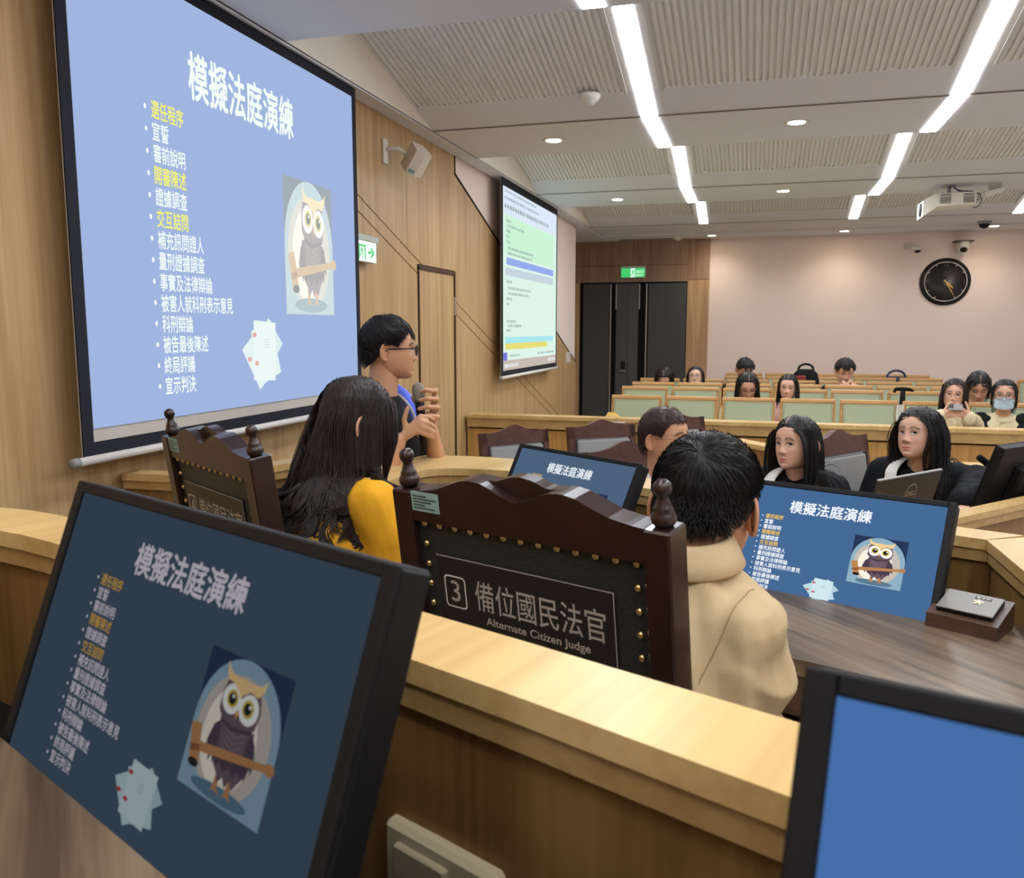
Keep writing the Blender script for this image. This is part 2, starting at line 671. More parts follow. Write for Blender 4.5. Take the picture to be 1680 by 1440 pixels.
# backing above the panels, soffit along the left wall
m.add([(XL, -2.6, zt), (XR, -2.6, zt), (XR, 12.0, zt), (XL, 12.0, zt)], [(0, 1, 2, 3)])
m.cur = 3
for y0 in BAYS:      # dark shadow joints where panel meets flat strip
    m.add([(XL, y0 + 1.742, ZF - 0.0015 + 0.002), (XR, y0 + 1.742, ZF - 0.0015 + 0.002), (XR, y0 + 1.772, ZF - 0.001), (XL, y0 + 1.772, ZF - 0.001)], [(0, 1, 2, 3)])
m.cur = 0
m.box((XL - 0.06, 3.85, ZF + 0.02), (0.12, 12.9, 0.05))
m.box((XL - 0.004, 3.85, ZF + 0.012), (0.008, 12.9, 0.05))
m.box((-2.6, 11.15, ZF + 0.0), (1.1, 1.9, 0.06))
m.cur = 2
for y0 in BAYS:      # pale gables at the left end of each bay
    m.add([(XL + 0.001, y0, ZF), (XL + 0.001, y0, ZH), (XL + 0.001, y0 + 1.75, ZF)], [(0, 1, 2)])
m.add([(XL, -2.6, ZF), (XL, 12.0, ZF), (XL, 12.0, zt), (XL, -2.6, zt)], [(0, 1, 2, 3)])
struct('ceiling', m, [CEIL, RIB, PAINT_W, mat('ceiling_joint', (104, 92, 84), 0.8)])

# light strips: one thing per bay and column, kinked with the ceiling
COLN = ('left', 'middle', 'right')
ROWN = {-1.85: 'behind the benches', 0.8: 'above the judges bench', 3.45: 'in the nearest visible ceiling bay', 6.1: 'in the second ceiling bay', 8.75: 'in the farthest ceiling bay'}
WTRIM = mat('strip_trim', (214, 212, 206), 0.6, spec=0.2)
for y0 in BAYS:
    for ci, sx in enumerate(STRIPX):
        t = thing('strip_light', 'glowing white ceiling light strip, %s row of strips, %s' % (COLN[ci], ROWN[y0]), 'ceiling light', (sx, y0, ZF), 0, 'light strips in the ceiling bays')
        pts = [(0.10, ZH - ZF - 0.024), (1.75, 0.0)] + ([(2.64, 0.0)] if y0 < 8 else [])
        w = 0.047
        q = MB()
        lo = 0.003
        for a, b in zip(pts[:-1], pts[1:]):
            q.prism([(-w, a[0], a[1] - lo), (w, a[0], a[1] - lo), (w, b[0], b[1] - lo), (-w, b[0], b[1] - lo)], (0, 0, 0.012))
        q.build('diffuser', GLOW_STRIP, t)
        sl = lambda f: (1.75 * f, (ZH - ZF) * (1 - f))
        for s in (-1, 1):
            q = MB()
            a, b = sl(0.06), sl(0.84)
            q.prism([(s * 0.098 - 0.008, a[0], a[1] - 0.006), (s * 0.098 + 0.008, a[0], a[1] - 0.006), (s * 0.098 + 0.008, b[0], b[1] - 0.006), (s * 0.098 - 0.008, b[0], b[1] - 0.006)], (0, 0, 0.008))
            q.build('trim_rail', WTRIM, t)

# small round downlights
DL = [(-1.35, 5.67, ZF, 'left of the near light strip'), (0.184, 5.6, ZF, 'between the near light strips'), (-1.35, 8.35, ZF, 'left of the second light strip'), (0.18, 8.27, ZF, 'between the second light strips'),
      (-0.62, 11.55, ZF - 0.03, 'near the exit end of the back wall'), (1.0, 11.5, ZF - 0.03, 'in the middle of the row by the back wall'), (2.66, 11.45, ZF - 0.03, 'beside the dark dome camera'),
      (-1.35, 0.36, ZF, 'over the left end of the benches'), (0.18, 0.36, ZF, 'over the front benches'), (1.8, 5.6, ZF, 'right of the near light strip')]
for x, y, z, w in DL:
    t = thing('downlight', 'small round warm ceiling downlight %s' % w, 'ceiling light', (x, y, z), 0, 'round downlights in the ceiling')
    q = MB()
    q.sm = True
    q.lathe([(0.048, -0.001), (0.075, -0.008), (0.078, 0.0)], n=24)
    q.build('rim', WHITE, t)
    q = MB()
    q.lathe([(0.0, -0.004), (0.05, -0.004), (0.05, 0.0)], n=24)
    q.build('lens', GLOW_DOWN, t)
    ld_ = bpy.data.lights.new('downlight_lamp', 'SPOT')
    ld_.energy = 15.0
    ld_.color = (1.0, 0.92, 0.80)
    ld_.spot_size = math.radians(150)
    ld_.spot_blend = 0.9
    ld_.shadow_soft_size = 0.05
    lo_ = bpy.data.objects.new('downlight_lamp', ld_)
    COL.objects.link(lo_)
    lo_.parent = t
    lo_.location = (0, 0, -0.03)
# smoke detectors and air vent
for x, y, z, lab in ((-0.96, 4.9, 2.936, 'white round smoke detector left of the near light strip'), (-1.05, 11.55, ZF - 0.03, 'faint white smoke detector near the exit')):
    q = MB()
    q.sm = True
    q.lathe([(0, -0.052), (0.03, -0.052), (0.034, -0.036), (0.05, -0.034), (0.056, -0.018), (0.062, -0.012), (0.062, 0.004), (0, 0.004)], n=24)
    o = q.build('smoke_detector', WHITE, None, loc=(x, y, z))
    tag(o, lab, 'smoke detector')
t = thing('air_vent', 'long grey slot air vent in the ceiling before the exit', 'vent', (-1.5, 11.7, ZF - 0.03))
q = MB()
q.box((0, 0, -0.004), (0.8, 0.18, 0.012))
q.build('frame', CEIL, t)
q = MB()
for i in range(3):
    q.box((0, -0.05 + 0.05 * i, -0.012), (0.72, 0.014, 0.006))
q.build('slat', mat('vent_slot', (120, 112, 104), 0.7), t)
# ================================================================== SLIDE (shown on the screen and the monitors)
LINES = ['選任程序', '宣誓', '審前說明', '開審陳述', '證據調查', '交互詰問', '補充訊問證人', '量刑證據調查', '事實及法律辯論', '被害人就科刑表示意見', '科刑辯論', '被告最後陳述', '終局評議', '宣示判決']
YELLOW_LINES = (0, 3, 5)

def ell(cx, cy, rx, ry, n=28, a0=0.0, a1=2 * PI):
    return [(cx + rx * math.cos(a0 + (a1 - a0) * i / n), cy + ry * math.sin(a0 + (a1 - a0) * i / n)) for i in range(n if a1 - a0 >= 2 * PI - 1e-6 else n + 1)]

def arch(r, base):
    return [(0.5 - r, base)] + [(0.5 - r * math.cos(a), 0.5 - r * math.sin(a)) for a in [PI * i / 24 for i in range(25)]] + [(0.5 + r, base)]

# picture of an owl with a mallet: layers of (outline, colour index), unit square, y down
OWL_COL = [(38, 52, 82), (140, 172, 190), (196, 186, 174), (248, 238, 220), (86, 118, 140), (104, 82, 92), (74, 58, 70), (244, 204, 140), (250, 250, 246), (206, 178, 60), (30, 30, 34), (186, 128, 78), (140, 88, 52), (224, 160, 70), (126, 102, 110)]
def owl_layers():
    L = []
    wid = lambda P: [(0.53 + (x - 0.53) * 1.17, y) for x, y in P]
    L.append(([(0, 0), (1, 0), (1, 1), (0, 1)], 0))
    L.append((arch(0.5, 1.0), 1))
    L.append((ell(0.49, 0.54, 0.43, 0.43, 40), 2))
    L.append((ell(0.46, 0.56, 0.315, 0.36, 40), 3))
    L.append((ell(0.5, 0.93, 0.34, 0.055), 4))
    for x in (0.45, 0.6):
        L.append(([(x - 0.02, 0.80), (x + 0.02, 0.80), (x + 0.03, 0.90), (x + 0.055, 0.93), (x, 0.915), (x - 0.055, 0.93), (x - 0.03, 0.90)], 11))
    k0 = len(L)
    # tail and body with ragged feathers
    body = [(0.36, 0.44), (0.70, 0.44), (0.74, 0.58), (0.72, 0.72), (0.66, 0.80), (0.62, 0.86), (0.585, 0.81), (0.55, 0.87), (0.515, 0.81), (0.47, 0.86), (0.44, 0.80), (0.37, 0.73), (0.33, 0.58)]
    L.append((body, 5))
    L.append(([(0.38, 0.66), (0.70, 0.66), (0.68, 0.76), (0.64, 0.72), (0.60, 0.78), (0.55, 0.72), (0.5, 0.78), (0.45, 0.72), (0.41, 0.77)], 6))
    for i in range(4):
        y = 0.47 + i * 0.045
        L.append(([(0.42 + i * 0.01, y), (0.53, y + 0.05), (0.64 - i * 0.01, y), (0.64 - i * 0.01, y + 0.012), (0.53, y + 0.064), (0.42 + i * 0.01, y + 0.012)], 14))
    for s in (-1, 1):
        X = lambda x: 0.53 + s * x
        L.append(([(X(0.15), 0.45), (X(0.21), 0.50), (X(0.245), 0.62), (X(0.235), 0.70), (X(0.21), 0.66), (X(0.19), 0.76), (X(0.165), 0.70), (X(0.14), 0.76), (X(0.13), 0.6)], 6))
    # mallet
    L.append(([(0.20, 0.665), (0.90, 0.575), (0.91, 0.625), (0.21, 0.735)], 11))
    L.append((ell(0.915, 0.60, 0.05, 0.042), 11))
    L.append(([(0.10, 0.56), (0.20, 0.54), (0.265, 0.80), (0.165, 0.825)], 11))
    L.append(([(0.135, 0.705), (0.235, 0.68), (0.25, 0.725), (0.148, 0.752)], 12))
    L.append((ell(0.215, 0.815, 0.056, 0.03), 10))
    # head
    L.append(([(0.36, 0.16), (0.70, 0.18), (0.735, 0.30), (0.71, 0.42), (0.62, 0.475), (0.5, 0.48), (0.40, 0.455), (0.335, 0.38), (0.335, 0.26)], 5))
    L.append(([(0.37, 0.425), (0.5, 0.462), (0.69, 0.43), (0.69, 0.455), (0.5, 0.495), (0.38, 0.455)], 6))
    for x, y in ((0.44, 0.285), (0.625, 0.305)):
        L.append((ell(x, y, 0.095, 0.105), 8))
        L.append((ell(x + (0.005 if x < 0.5 else -0.008), y - 0.004, 0.056, 0.062), 9))
        L.append((ell(x + (0.005 if x < 0.5 else -0.008), y - 0.004, 0.037, 0.042), 10))
        L.append((ell(x + 0.012, y - 0.022, 0.012, 0.014, 12), 8))
    L.append(([(0.51, 0.345), (0.55, 0.345), (0.53, 0.40)], 13))
    L.append(([(0.335, 0.04), (0.375, 0.10), (0.45, 0.125), (0.52, 0.12), (0.60, 0.13), (0.70, 0.115), (0.745, 0.07), (0.735, 0.15), (0.69, 0.20), (0.61, 0.185), (0.55, 0.225), (0.53, 0.26), (0.50, 0.215), (0.43, 0.17), (0.37, 0.165), (0.345, 0.12)], 7))
    L = L[:k0] + [(wid(p), c) for p, c in L[k0:]]
    return L
PAPER_COL = [(176, 204, 214), (206, 226, 232), (190, 216, 224), (196, 60, 60), (120, 140, 150)]
def paper_layers():
    L = []
    def rot(a, w, h, cx=0.5, cy=0.5):
        c, s = math.cos(a), math.sin(a)
        return [(cx + x * c - y * s, cy + x * s + y * c) for x, y in ((-w, -h), (w, -h), (w, h), (-w, h))]
    L.append((rot(0.80, 0.25, 0.36, 0.56, 0.48), 0))
    L.append((rot(-0.62, 0.22, 0.34, 0.36, 0.62), 2))
    L.append((rot(-0.30, 0.26, 0.38, 0.56, 0.52), 2))
    L.append((rot(0.06, 0.27, 0.40, 0.52, 0.50), 1))
    for x, y in ((0.28, 0.28), (0.31, 0.66), (0.14, 0.60)):
        L.append((ell(x, y, 0.05, 0.035, 12), 3))
    for i in range(4):
        L.append(([(0.5, 0.34 + i * 0.035), (0.62, 0.345 + i * 0.035), (0.62, 0.352 + i * 0.035), (0.5, 0.347 + i * 0.035)], 4))
    return L

def mixc(c, tint, gain, wash):
    return tuple(min(255.0, max(0.0, (v * gain) * (1 - wash) + t * wash)) for v, t in zip(c, tint))

def slide(parent, key, O, U, D, N, bg, white, yellow, gain, wash, strength=1.0, bold=0.016, tint=None, crop=1.0, base_name='lit_panel'):
    """O = top-left, U = full-width vector, D = full-height vector (down), N = unit vector towards the viewer"""
    O, U, D, N = [np.asarray(a, float) for a in (O, U, D, N)]
    u1, d1 = np.linalg.norm(U), np.linalg.norm(D)
    uu, dd = U / u1, D / d1
    e = 0.0006 * max(0.5, u1)
    gm = lambda n, c: glow('%s_%s' % (key, n), c, strength)
    q = MB()
    q.add([O, O + U, O + U + D * crop, O + D * crop], [(0, 3, 2, 1)])
    pic = q.build(base_name, gm('background', bg), parent)
    pt = lambda u, v, k=1: O + U * u + D * v + N * e * k
    q = MB()
    text(q, '模擬法庭演練', pt(0.30, 0.228), uu, -dd, 0.118 * d1, 0.39 * u1, 0.022)
    q.build('slide_title', gm('white', white), parent)
    for i, s in enumerate(LINES):
        q = MB()
        v = 0.262 + i * 0.0492
        if v + 0.046 > crop:
            break
        text(q, s, pt(0.188, v + 0.043), uu, -dd, 0.043 * d1, 0.0237 * len(s) * u1 * (0.96), bold)
        c = pt(0.172, v + 0.021)
        a = [c + uu * 0.0035 * u1 * math.cos(t) + dd * 0.0062 * d1 * math.sin(t) for t in [2 * PI * k / 10 for k in range(10)]]
        q.build('slide_line', [gm('yellow', yellow) if i in YELLOW_LINES else gm('white', white)], parent)
        q = MB()
        q.add(a, [tuple(range(10))])
        q.build('slide_bullet', [gm('white', white)], parent)
    def picture(layers, cols, u0, v0, u1_, v1_, nm, k0):
        q = MB()
        for k, (poly, c) in enumerate(layers):
            q.cur = c
            P = [pt(u0 + (u1_ - u0) * x, v0 + (v1_ - v0) * y, k0 + k * 0.5) for x, y in poly]
            ok = all(v0 + (v1_ - v0) * y <= crop + 1e-6 for x, y in poly)
            if ok:
                q.add(P, [tuple(range(len(P)))])
        if q.f:
            q.build(nm, [gm('%s_%d' % (nm, i), mixc(c, tint or bg, gain, wash)) for i, c in enumerate(cols)], parent)
    picture(owl_layers(), OWL_COL, 0.632, 0.335, 0.868, 0.742, 'slide_owl_picture', 1)
    if crop > 0.95:
        picture(paper_layers(), PAPER_COL, 0.445, 0.745, 0.61, 0.955, 'slide_papers_picture', 1)
    return pic

# ================================================================== PROJECTION SCREENS on the left wall
def proj_screen(y0, y1, z0, z1, label):
    t = thing('projection_screen', label, 'projection screen', (-2.06, (y0 + y1) / 2, z0))
    h = (y1 - y0) / 2
    z = z1 - z0
    q = MB()
    q.box((-0.004, 0, z / 2), (0.004, 2 * h, z))
    q.build('screen_fabric', mat('screen_fabric', (206, 198, 186), 0.8, spec=0.1), t)
    q = MB()
    b = 0.045
    for c, s in (((0, -h + b / 2, z / 2), (0.006, b, z)), ((0, h - b / 2, z / 2), (0.006, b, z)), ((0, 0, z - 0.03), (0.006, 2 * h - 2 * b, 0.06)), ((0, 0, 0.022), (0.006, 2 * h - 2 * b, 0.044))):
        q.box(c, s)
    q.build('black_border', mat('screen_border', (44, 46, 54), 0.7, spec=0.1), t)
    q = MB()
    q.sm = True
    q.tube([(0.004, -h - 0.03, -0.012), (0.004, h + 0.03, -0.012)], 0.014, 12)
    q.build('weight_bar', WHITE, t)
    for s in (-1, 1):
        q = MB()
        q.sm = True
        q.tube([(0.004, s * (h + 0.03), -0.012), (0.004, s * (h + 0.055), -0.012)], [0.017, 0.015], 12)
        q.build('bar_end_cap', mat('grey_cap', (150, 150, 148), 0.5), t)
    return t, h, z
t, h, z = proj_screen(2.181, 4.172, 1.212, 2.86, 'large projection screen nearest the camera showing a blue slide with an owl')
slide(t, 'big_slide', (0.0035, -h + 0.046, 1.60), (0, 2 * h - 0.092, 0), (0, 0, -1.512), (1, 0, 0), (160, 182, 224), (246, 255, 250), (250, 246, 110), 1.25, 0.66, 1.0, 0.014, (226, 232, 226), base_name='projected_slide')

t, h, z = proj_screen(6.80, 8.83, 1.225, 2.86, 'second projection screen showing a green document window, nearer the exit')
def doc_screen(t):
    y0, y1, zt_, zb = -h + 0.046, h - 0.046, z - 0.062, 0.046
    W, H = y1 - y0, zt_ - zb
    def rect(nm, col, u0, v0, u1, v1, k):
        q = MB()
        x = 0.0035 + 0.0006 * k
        q.add([(x, y0 + W * u0, zt_ - H * v0), (x, y0 + W * u1, zt_ - H * v0), (x, y0 + W * u1, zt_ - H * v1), (x, y0 + W * u0, zt_ - H * v1)], [(0, 3, 2, 1)])
        return q, glow('doc_' + nm, col)
    def put(*a):
        q, g_ = rect(*a)
        return q.build(a[0], g_, t)
    put('projected_window', (222, 246, 232), 0, 0, 1, 1, 0)
    put('menu_band', (222, 234, 250), 0, 0, 1, 0.145, 1)
    put('page', (206, 244, 214), 0.03, 0.145, 0.93, 0.36, 1)
    put('blue_line', (150, 172, 238), 0.05, 0.375, 0.93, 0.415, 1)
    put('grey_line', (200, 214, 226), 0.03, 0.43, 0.93, 0.475, 1)
    put('cyan_band', (170, 232, 240), 0.03, 0.815, 0.93, 0.85, 1)
    put('yellow_band', (232, 222, 120), 0.03, 0.85, 0.80, 0.885, 1)
    put('task_bar', (200, 188, 178), 0, 0.945, 1, 1, 1)
    put('start_button', (120, 120, 220), 0, 0.90, 0.06, 0.945, 1)
    q = MB()
    r = random.Random(3)
    def dash(u0, u1, v, hh, step):
        u = u0
        while u < u1:
            w = step * r.uniform(0.45, 0.8)
            x = 0.0055
            q.add([(x, y0 + W * u, zt_ - H * v), (x, y0 + W * (u + w), zt_ - H * v), (x, y0 + W * (u + w), zt_ - H * (v + hh)), (x, y0 + W * u, zt_ - H * (v + hh))], [(0, 3, 2, 1)])
            u += step
    dash(0.02, 0.55, 0.015, 0.012, 0.02)
    dash(0.02, 0.62, 0.05, 0.014, 0.03)
    dash(0.02, 0.80, 0.09, 0.022, 0.04)
    for v, e in ((0.17, 0.1), (0.195, 0.33), (0.225, 0.1), (0.255, 0.08), (0.285, 0.1), (0.315, 0.5), (0.345, 0.48), (0.50, 0.12), (0.535, 0.45), (0.565, 0.42), (0.595, 0.12), (0.625, 0.09), (0.72, 0.2), (0.745, 0.28), (0.77, 0.1)):
        dash(0.07 if e > 0.2 else 0.05, e, v, 0.014, 0.022)
    dash(0.1, 0.25, 0.915, 0.012, 0.02)
    dash(0.6, 0.92, 0.915, 0.012, 0.06)
    q.build('document_text', glow('doc_text', (160, 176, 176)), t)
    q = MB()
    dash(0.02, 0.22, 0.965, 0.02, 0.025)
    dash(0.82, 0.98, 0.962, 0.02, 0.02)
    q.build('task_icons', glow('doc_icons', (236, 240, 244)), t)
doc_screen(t)
# ================================================================== BENCHES
def strip(mb, A, B, z0, z1):
    """solid between two plan polylines of equal length"""
    n = len(A)
    A = [tuple(p) for p in A]
    B = [tuple(p) for p in B]
    P = [(x, y, z) for z in (z0, z1) for L in (A, B) for x, y in L]
    a0, b0, a1, b1 = 0, n, 2 * n, 3 * n
    F = []
    for i in range(n - 1):
        F.append((a1 + i, a1 + i + 1, b1 + i + 1, b1 + i))
        F.append((a0 + i, b0 + i, b0 + i + 1, a0 + i + 1))
        F.append((a0 + i, a0 + i + 1, a1 + i + 1, a1 + i))
        F.append((b0 + i, b1 + i, b1 + i + 1, b0 + i + 1))
    F.append((a0, a1, b1, b0))
    F.append((a0 + n - 1, b0 + n - 1, b1 + n - 1, a1 + n - 1))
    mb.add(P, F)

def inset(A, B, d):
    A, B = np.asarray(A, float), np.asarray(B, float)
    w = np.linalg.norm(B - A, axis=1, keepdims=True)
    u = (B - A) / w
    return A + u * d, B - u * d

def smooth_line(P, n=2):
    P = [np.array(p, float) for p in P]
    for _ in range(n):
        Q = [P[0]]
        for a, b in zip(P[:-1], P[1:]):
            Q += [a * 0.75 + b * 0.25, a * 0.25 + b * 0.75]
        Q.append(P[-1])
        P = Q
    return P

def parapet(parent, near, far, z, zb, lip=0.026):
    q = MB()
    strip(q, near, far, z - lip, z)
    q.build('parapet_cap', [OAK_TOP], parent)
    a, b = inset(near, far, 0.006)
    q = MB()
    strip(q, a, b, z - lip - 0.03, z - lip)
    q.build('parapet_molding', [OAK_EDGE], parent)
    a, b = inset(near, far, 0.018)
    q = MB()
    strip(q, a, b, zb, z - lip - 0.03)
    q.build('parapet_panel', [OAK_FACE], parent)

# --- second-row bench, nearest the camera
t = thing('bench', 'oak second-row bench in the foreground with pale rounded parapet and walnut worktop', 'bench', (0, 0, 0))
Z2, W2 = 1.29, 1.183
far2 = smooth_line([(-2.13, 1.235), (-1.42, 1.225), (-1.18, 1.205), (-0.413, 0.913), (0.046, 0.715), (0.5, 0.53), (0.95, 0.38)], 2)
near2 = smooth_line([(-2.13, 1.098), (-1.40, 1.090), (-1.13, 1.075), (-0.36, 0.772), (0.034, 0.594), (0.46, 0.405), (0.9, 0.25)], 2)
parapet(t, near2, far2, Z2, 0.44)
fe = [(-2.13, 0.97), (-1.30, 0.915), (-0.777, 0.676), (-0.285, 0.453), (0.0, 0.338), (0.5, 0.19), (0.9, 0.09)]
ne = [(-2.13, 0.42), (-1.50, 0.40), (-0.96, 0.26), (-0.46, 0.02), (-0.14, -0.11), (0.38, -0.28), (0.8, -0.38)]
q = MB()
strip(q, ne, fe, W2 - 0.03, W2)
q.build('worktop', [WALNUT], t)
q = MB()
strip(q, [(x, y - 0.02) for x, y in fe], [(x, y - 0.002) for x, y in fe], 0.97, W2 - 0.03)
q.build('worktop_apron', [WALNUT_D], t)
q = MB()
strip(q, [(x, y - 0.01) for x, y in fe], [(-2.13, 1.12), (-1.30, 1.10), (-0.78, 0.955), (-0.30, 0.765), (0.04, 0.61), (0.5, 0.41), (0.9, 0.27)], 0.96, 0.985)
q.build('cable_shelf', [BLACKM], t)

# --- first-row bench
t = thing('bench', 'oak first-row bench behind the high chairs with walnut worktop and curved parapet', 'bench', (0, 0, 0))
Z1, W1 = 1.12, 1.015
near1 = smooth_line([(-1.16, 2.35), (-1.16, 2.70), (-1.10, 2.84), (-0.80, 2.853), (-0.342, 2.657), (0.10, 2.44), (0.40, 2.272), (0.545, 2.209)], 2)
far1 = smooth_line([(-1.40, 2.35), (-1.40, 2.90), (-1.26, 3.14), (-0.83, 3.128), (-0.40, 2.86), (0.06, 2.60), (0.46, 2.36), (0.645, 2.281)], 2)
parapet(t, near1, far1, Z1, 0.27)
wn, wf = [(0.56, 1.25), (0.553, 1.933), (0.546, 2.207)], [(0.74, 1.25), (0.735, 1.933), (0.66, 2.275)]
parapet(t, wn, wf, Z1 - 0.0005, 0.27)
fe1 = [(-1.13, 2.58), (-0.785, 2.55), (-0.334, 2.225), (-0.04, 2.075), (0.09, 2.07), (0.395, 1.942), (0.551, 1.88)]
ne1 = [(-1.10, 2.02), (-0.95, 2.00), (-0.58, 1.80), (-0.28, 1.66), (0.083, 1.583), (0.205, 1.537), (0.556, 1.41)]
q = MB()
strip(q, ne1, fe1, W1 - 0.032, W1)
q.build('worktop', [WALNUT], t)
q = MB()
strip(q, [(x, y + 0.012) for x, y in ne1], [(x, y + 0.04) for x, y in ne1], 0.90, W1 - 0.032)
q.build('worktop_apron', [WALNUT_D], t)
q = MB()
strip(q, [(x, y + 0.20) for x, y in ne1], [(x, y + 0.22) for x, y in ne1], 0.28, 0.90)
q.build('modesty_panel', [WALNUT_D], t)
q = MB()
strip(q, [(x, y - 0.01) for x, y in fe1], [(-1.12, 2.80), (-0.80, 2.86), (-0.342, 2.664), (-0.05, 2.52), (0.10, 2.445), (0.40, 2.275), (0.551, 2.21)], 0.80, 0.825)
q.build('cable_shelf', [BLACKM], t)

# --- low side partition by the left wall
t = thing('partition', 'low oak side partition by the left wall behind the chair numbered 4', 'partition')
parapet(t, [(-2.128, 2.42), (-1.91, 2.428), (-1.71, 2.69), (-1.62, 2.95)], [(-2.128, 2.50), (-1.95, 2.50), (-1.79, 2.73), (-1.71, 2.98)], 1.12, 0.0)

# --- audience parapet
t = thing('partition', 'long straight oak partition in front of the green audience seats', 'partition')
q = MB()
bx3(q, -2.128, -0.98, 6.10, 6.24, 0.945, 0.972)
bx3(q, -0.96, 4.4, 6.10, 6.24, 0.945, 0.972)
q.build('top_rail', [OAK_TOP], t)
q = MB()
bx3(q, -2.128, -0.98, 6.108, 6.235, 0.875, 0.945)
bx3(q, -0.96, 4.4, 6.108, 6.235, 0.875, 0.945)
q.build('rail_face', [OAK_EDGE], t)
q = MB()
for a, b in ((-2.128, -1.80), (-1.797, -0.975), (-0.965, 0.30), (0.303, 1.60), (1.603, 2.90), (2.903, 4.4)):
    bx3(q, a, b, 6.125, 6.22, 0.0, 0.862)
q.build('front_panel', [wood('oak_partition', (206, 160, 94), (170, 122, 62), 'Z', 0, 1.0, 0.42)], t)
q = MB()
bx3(q, -2.12, 4.4, 6.14, 6.21, 0.0, 0.90)
q.build('frame', [GAP], t)
q = MB()
bx3(q, -1.03, -0.90, 6.09, 6.11, 0.935, 0.948, 0.003)
q.build('latch', [STEEL], t)

# --- counsel table: oak front with raised rim, behind the right end of the bench
t = thing('table', 'oak counsel table carrying the laptop at the right behind the first-row bench', 'table')
a0 = np.array([0.63, 3.0]); dirc = np.array([0.652, 0.758]); nrm = np.array([-0.758, 0.652])
pl = lambda s, w: tuple(a0 + dirc * s + nrm * w)
parapet(t, [pl(0, 0), pl(1.5, 0)], [pl(0, 0.07), pl(1.5, 0.07)], 1.0, 0.0, 0.022)
q = MB()
strip(q, [pl(0.0, 0.072), pl(1.5, 0.072)], [pl(-0.35, 0.72), pl(1.4, 0.72)], 0.765, 0.795)
q.build('worktop', [OAK_TOP], t)
q = MB()
strip(q, [pl(0.02, 0.072), pl(0.05, 0.072)], [pl(-0.25, 0.66), pl(-0.22, 0.66)], 0.0, 0.765)
q.build('side_panel', [OAK_FACE], t)

# --- low counters behind the seated students
t = thing('counter', 'low pale oak counter seen left of the student with straight hair', 'counter', (0, 0, 0))
q = MB()
q.prism([(-0.15, 5.06, 0.955), (0.22, 4.596, 0.955), (0.30, 4.66, 0.955), (-0.07, 5.124, 0.955)], (0, 0, 0.025))
q.build('top_rail', [OAK_TOP], t)
q = MB()
q.prism([(-0.14, 5.063, 0.0), (0.22, 4.612, 0.0), (0.288, 4.666, 0.0), (-0.072, 5.117, 0.0)], (0, 0, 0.955))
q.build('body', [OAK_FACE], t)
q = MB()
q.prism([(-0.27, 4.96, 0.815), (0.10, 4.50, 0.815), (0.218, 4.594, 0.815), (-0.152, 5.054, 0.815)], (0, 0, 0.03))
q.build('worktop', [OAK_TOP], t)
t = thing('counter', 'small oak pedestal counter beside the black microphone at the right', 'counter', (1.42, 5.45, 0))
q = MB()
q.box((0, 0, 0.79), (0.52, 0.30, 0.07), 0, 0.003)
q.build('top', [OAK_TOP], t)
q = MB()
q.box((0.02, 0.01, 0.375), (0.46, 0.25, 0.75))
q.build('body', [OAK_FACE], t)

# ================================================================== MONITORS
def monitor(label, top, phi, tilt, base_z, W=0.54, H=0.3155, group=None):
    """top = middle of the upper edge on the viewer's side; phi = how far the viewer's right-hand direction is turned clockwise"""
    ph, th = math.radians(phi), math.radians(tilt)
    n = np.array([math.sin(ph), math.cos(ph), 0])
    top = np.array(top, float)
    foot = top - n * (H * math.sin(th) - 0.07)
    t = thing('monitor', label, 'monitor', (foot[0], foot[1], base_z), -ph, group)
    zt = top[2] - base_z
    ty = H * math.sin(th) - 0.07
    up = np.array([0, math.sin(th), math.cos(th)])
    nb = np.array([0, math.cos(th), -math.sin(th)])       # towards the back
    Rm = Matrix(((1, nb[0], up[0], 0), (0, nb[1], up[1], ty), (0, nb[2], up[2], zt), (0, 0, 0, 1)))
    q = MB()
    q.M = Rm
    q.box((0, 0.018, -H / 2), (W, 0.036, H), 0, 0.004)
    q.build('casing', [BLACK], t)
    q = MB()
    q.M = Rm
    s, tp, bt = 0.016, 0.012, 0.022
    for c, z in (((-W / 2 + s / 2, -0.001, -H / 2), (s, 0.006, H)), ((W / 2 - s / 2, -0.001, -H / 2), (s, 0.006, H)), ((0, -0.001, -tp / 2), (W - 2 * s, 0.006, tp)), ((0, -0.001, -H + bt / 2), (W - 2 * s, 0.006, bt))):
        q.box(c, z, 0, 0.0015)
    q.build('bezel', [mat('bezel_black', (20, 20, 22), 0.55, spec=0.25)], t)
    q = MB()
    q.M = Rm
    q.box((0, 0.05, -H * 0.5), (W * 0.5, 0.04, H * 0.5), 0, 0.01)
    q.build('rear_housing', [BLACK], t)
    q = MB()
    zb = zt - (H * 0.6) * up[2]
    yb = ty - H * 0.6 * up[1] + 0.075
    q.box((0, yb, zb / 2), (0.07, 0.03, zb), 0, 0.004)
    q.box((0, yb - 0.01, 0.006), (0.24, 0.16, 0.012), 0, 0.004)
    q.build('stand', [BLACKM], t)
    M3 = np.array(Rm.to_3x3())
    off = np.array(Rm.translation)
    L = lambda x, y, z: M3 @ np.array([x, y, z]) + off
    O = L(-W / 2 + s, -0.0004, -tp)
    U = M3 @ np.array([W - 2 * s, 0, 0])
    D = M3 @ np.array([0, 0, -(H - tp - bt)])
    return t, O, U, D, M3 @ np.array([0, -1, 0]), L, M3

